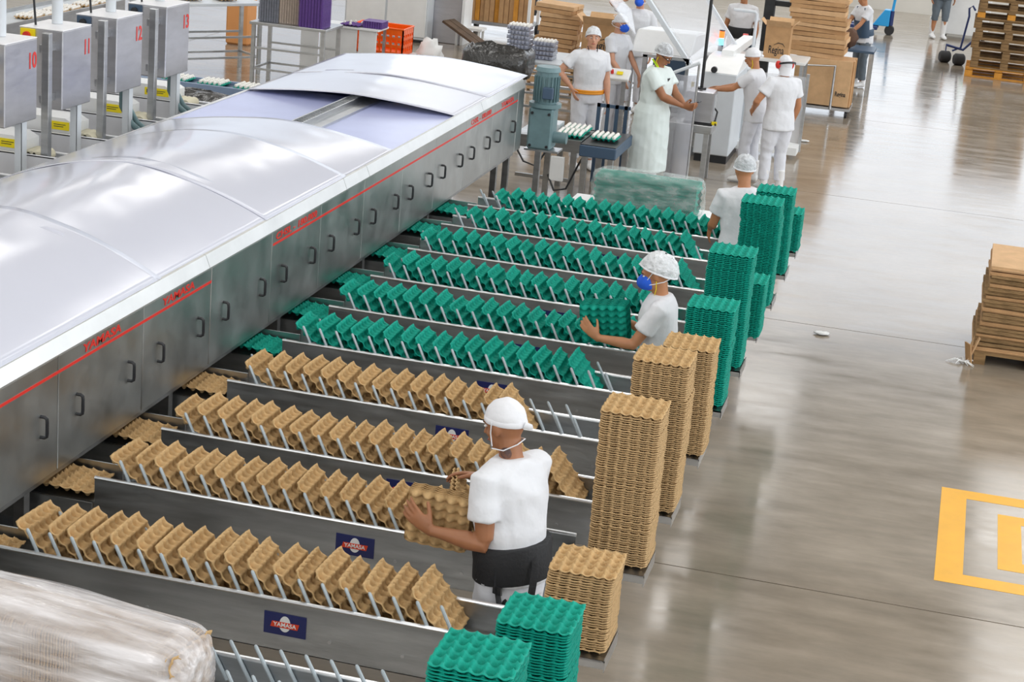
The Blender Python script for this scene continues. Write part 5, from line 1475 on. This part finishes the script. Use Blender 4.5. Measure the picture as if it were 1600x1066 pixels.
for k in range(5):
    o = inst('green_egg_tray', TRAY['green'], None, (-2.04 + 0.004 * k, 11.685 + 0.014 * k, 1.165 + 0.006 * k), (math.radians(-72), math.radians(-6), math.radians(4)))
    T(o, KIND['green'] + (' nearest the viewer of those' if k == 0 else ' nested behind the nearest of those') + " in the masked woman's hands", 'egg tray', "trays in the masked woman's hands")

# 3. worker seen from behind at the far lanes
L3_, R3_ = (-1.60, 15.42, 0), math.radians(25)
person('worker in a hair net seen from behind at the rearmost green lane', L3_, R3_, 1.69, lean=(math.radians(6), 0), head=(math.radians(16), 0, 0),
       lw=(-0.16, 0.34, 1.0), rw=(0.16, 0.34, 1.0), lpole=(-0.35, -0.3, -1), rpole=(0.35, -0.3, -1), skin=SKIN, hat='net', voxel=0.011, eyes=False, girth=1.04)

# 4. people around the packing machine
person('woman with a hand on her hip and an orange belt', (-4.37, 22.25, 0), math.radians(-150), 1.74, head=(0, 0, math.radians(-14)),
       rw=(0.22, 0.06, 1.0), rpole=(1, -0.3, 0.1), rhand=((-0.2, 0.5, -0.8), (-1, 0.1, 0), 0.3), lw=(-0.23, 0.12, 0.86), skin=SKIN_L, hat='net', voxel=0.011, girth=1.10,
       belt=(0.935, 0.985, mat('orange_belt', (0.80, 0.30, 0.01), 0.5)), hem=0.93,
       extras=lambda P, U, V, Hd, RH, s: MB().tube([Hd(-0.06, 0.03, -0.10), U(-0.05, 0.07, 1.44), U(0, 0.10, 1.39), U(0.05, 0.07, 1.44), Hd(0.06, 0.03, -0.10)], 0.006, n=6).build('lanyard', BELT, P, smooth=True))
def coat_extra(P, U, V, Hd, RH, s):
    MB().tube([Hd(0.05, -0.06, -0.11), U(0.075, 0.02, 1.46), U(0.03, 0.115, 1.36), U(0.0, 0.12, 1.33)], [(0.004, 0.02)] * 4, n=8).build('green_collar', mat('lime_cloth', (0.45, 0.75, 0.02), 0.8), P, smooth=True)
    MB().tube([Hd(-0.05, -0.06, -0.11), U(-0.075, 0.02, 1.46), U(-0.03, 0.115, 1.36), U(0.0, 0.12, 1.33)], [(0.004, 0.02)] * 4, n=8).build('green_collar', MATS['lime_cloth'], P, smooth=True)
    MB().box(U(0.02, 0.145, 1.30), (0.05, 0.025, 0.12)).build('badge', BLACK, P)
    for sx in (-1, 1):
        MB().tube([Hd(sx * 0.083, 0.0, 0.012), Hd(sx * 0.07, 0.07, 0.012), Hd(sx * 0.05, 0.098, 0.006), Hd(sx * 0.012, 0.104, 0.008)], 0.005, n=6).build('spectacles', BLACK, P, smooth=True)
    MB().tube([Hd(0.082, -0.01, -0.03), Hd(0.075, 0.0, -0.09), U(0.06, 0.03, 1.45)], 0.004, n=6).build('earplug_cord', YEL, P, smooth=True)
person('man in a long white coat looking down at his phone', (-3.42, 21.44, 0), math.radians(-108), 1.75, lean=(math.radians(4), 0), head=(math.radians(30), 0, 0),
       rw=(0.02, 0.40, 1.08), lw=(-0.06, 0.40, 1.06), rpole=(0.8, -0.4, -0.6), lpole=(-0.8, -0.4, -0.6), rhand=((-0.3, 1, 0.1), (-1, -0.2, 0.3), 0.45), lhand=((0.3, 1, 0.1), (1, -0.2, 0.3), 0.45),
       skin=SKIN_D, hat='net', coat=True, shirt=COAT, girth=1.24, voxel=0.010, extras=coat_extra, group='workers in white')
ph = inst('mobile_phone', MB().box((0, 0, 0), (0.075, 0.14, 0.010)).mesh('mobile_phone', BLACK, bevel=0.003), None, (-2.92, 21.36, 1.125), (0.35, 0, math.radians(-108)))
T(ph, 'black mobile phone held by the man in the white coat', 'phone')
person('worker in a white cap and blue mask behind the woman', (-4.42, 24.25, 0), math.radians(-115), 1.70, head=(math.radians(10), 0, 0), rw=(0.16, 0.26, 0.92), lw=(-0.16, 0.28, 0.92), skin=SKIN_L, hat='cap', mask=True, voxel=0.012)
person('worker behind the raised hood with one arm lifted to a blue mask', (-4.62, 26.85, 0), math.radians(175), 1.76, rw=(0.16, 0.14, 1.62), rpole=(1, 0, -0.2), rhand=((-0.5, 0.2, 0.6), (-1, 0, 0), 0.4), skin=SKIN_L, hat='cap', mask=True, voxel=0.012, girth=1.05)
person('worker with a black waist belt standing behind the packing table', (-3.42, 29.3, 0), math.radians(172), 1.73, skin=SKIN, hat='cap', belt=(0.93, 1.10, BELT), voxel=0.012, girth=1.05)
def lan(P, U, V, Hd, RH, s):
    MB().tube([Hd(-0.082, -0.01, -0.03), Hd(-0.075, 0.0, -0.09), U(-0.06, 0.03, 1.45)], 0.004, n=6).build('earplug_cord', YEL, P, smooth=True)
person('worker in a white cap reaching left into the packing machine', (-2.36, 22.75, 0), math.radians(80), 1.66, lean=(math.radians(8), 0), head=(math.radians(14), 0, 0), lw=(-0.12, 0.50, 1.10), rw=(0.14, 0.50, 1.10),
       lpole=(-0.5, 0, -1), rpole=(0.5, 0, -1), lhand=((0.1, 1, -0.1), (0.3, 0, -1), 0.3), rhand=((-0.1, 1, -0.1), (-0.3, 0, -1), 0.3), skin=SKIN, hat='cap', voxel=0.011, extras=lan, stride=0.03)
def muffs(P, U, V, Hd, RH, s):
    for sx in (-1, 1):
        MB().ell(Hd(sx * 0.098, -0.004, 0.0), (0.028, 0.042, 0.050), rot=RH).build('ear_cup', RED, P, smooth='all')
    MB().tube([Hd(0.112 * math.cos(PI * k / 12), -0.055 - 0.085 * math.sin(PI * k / 12), 0.02 + 0.03 * math.sin(PI * k / 12)) for k in range(13)], [(0.012, 0.004)] * 13, n=8, up=RH @ Vector((0, 0, 1))).build('ear_muff_band', BLACK, P, smooth=True)
person('worker in white with red ear muffs seen from behind', (-2.03, 22.4, 0), math.radians(38), 1.655, lw=(-0.24, 0.20, 0.98), lpole=(-0.8, -0.5, -0.4), lhand=((0.1, 0.8, -0.6), (1, 0, 0), 0.3), skin=SKIN, hat='hood', voxel=0.011, extras=muffs, girth=1.12, stride=0.02)
def apron(P, U, V, Hd, RH, s):
    rg = [[U(0.185 * math.cos(PI * (0.0 + k / 16.0)), 0.02 + 0.155 * math.sin(PI * (k / 16.0)), z) for k in range(17)] + [U(0.178 * math.cos(PI * (1.0 - k / 16.0)), 0.02 + 0.145 * math.sin(PI * (1.0 - k / 16.0)), z) for k in range(17)] for z in (0.91, 1.05, 1.22)]
    MB().loft(rg).build('apron', SLATE, P, smooth=True)
    for sx in (-1, 1):
        MB().tube([U(sx * 0.12, 0.13, 1.2), U(sx * 0.11, 0.06, 1.44), U(sx * 0.09, -0.08, 1.42), U(sx * 0.02, -0.15, 1.1)], [(0.003, 0.014)] * 4, n=6).build('apron_strap', SLATE, P, smooth=True)
person('worker in a dark apron bending over the side table', (-1.66, 32.05, 0), math.radians(130), 1.62, lean=(math.radians(10), 0), head=(math.radians(16), 0, 0), lw=(-0.12, 0.40, 0.90), rw=(0.12, 0.40, 0.90), skin=SKIN, hat='none', trousers=DENIM, belt=(0.93, 1.05, SLATE), voxel=0.012, extras=apron)
person('person in grey work trousers and white boots near the pallets', (-0.6, 40.45, 0), math.radians(200), 1.76, skin=SKIN, hat='cap', trousers=DENIM, shirt=DENIM, voxel=0.013, girth=1.05, stride=0.04, tall_boots=True, group='')
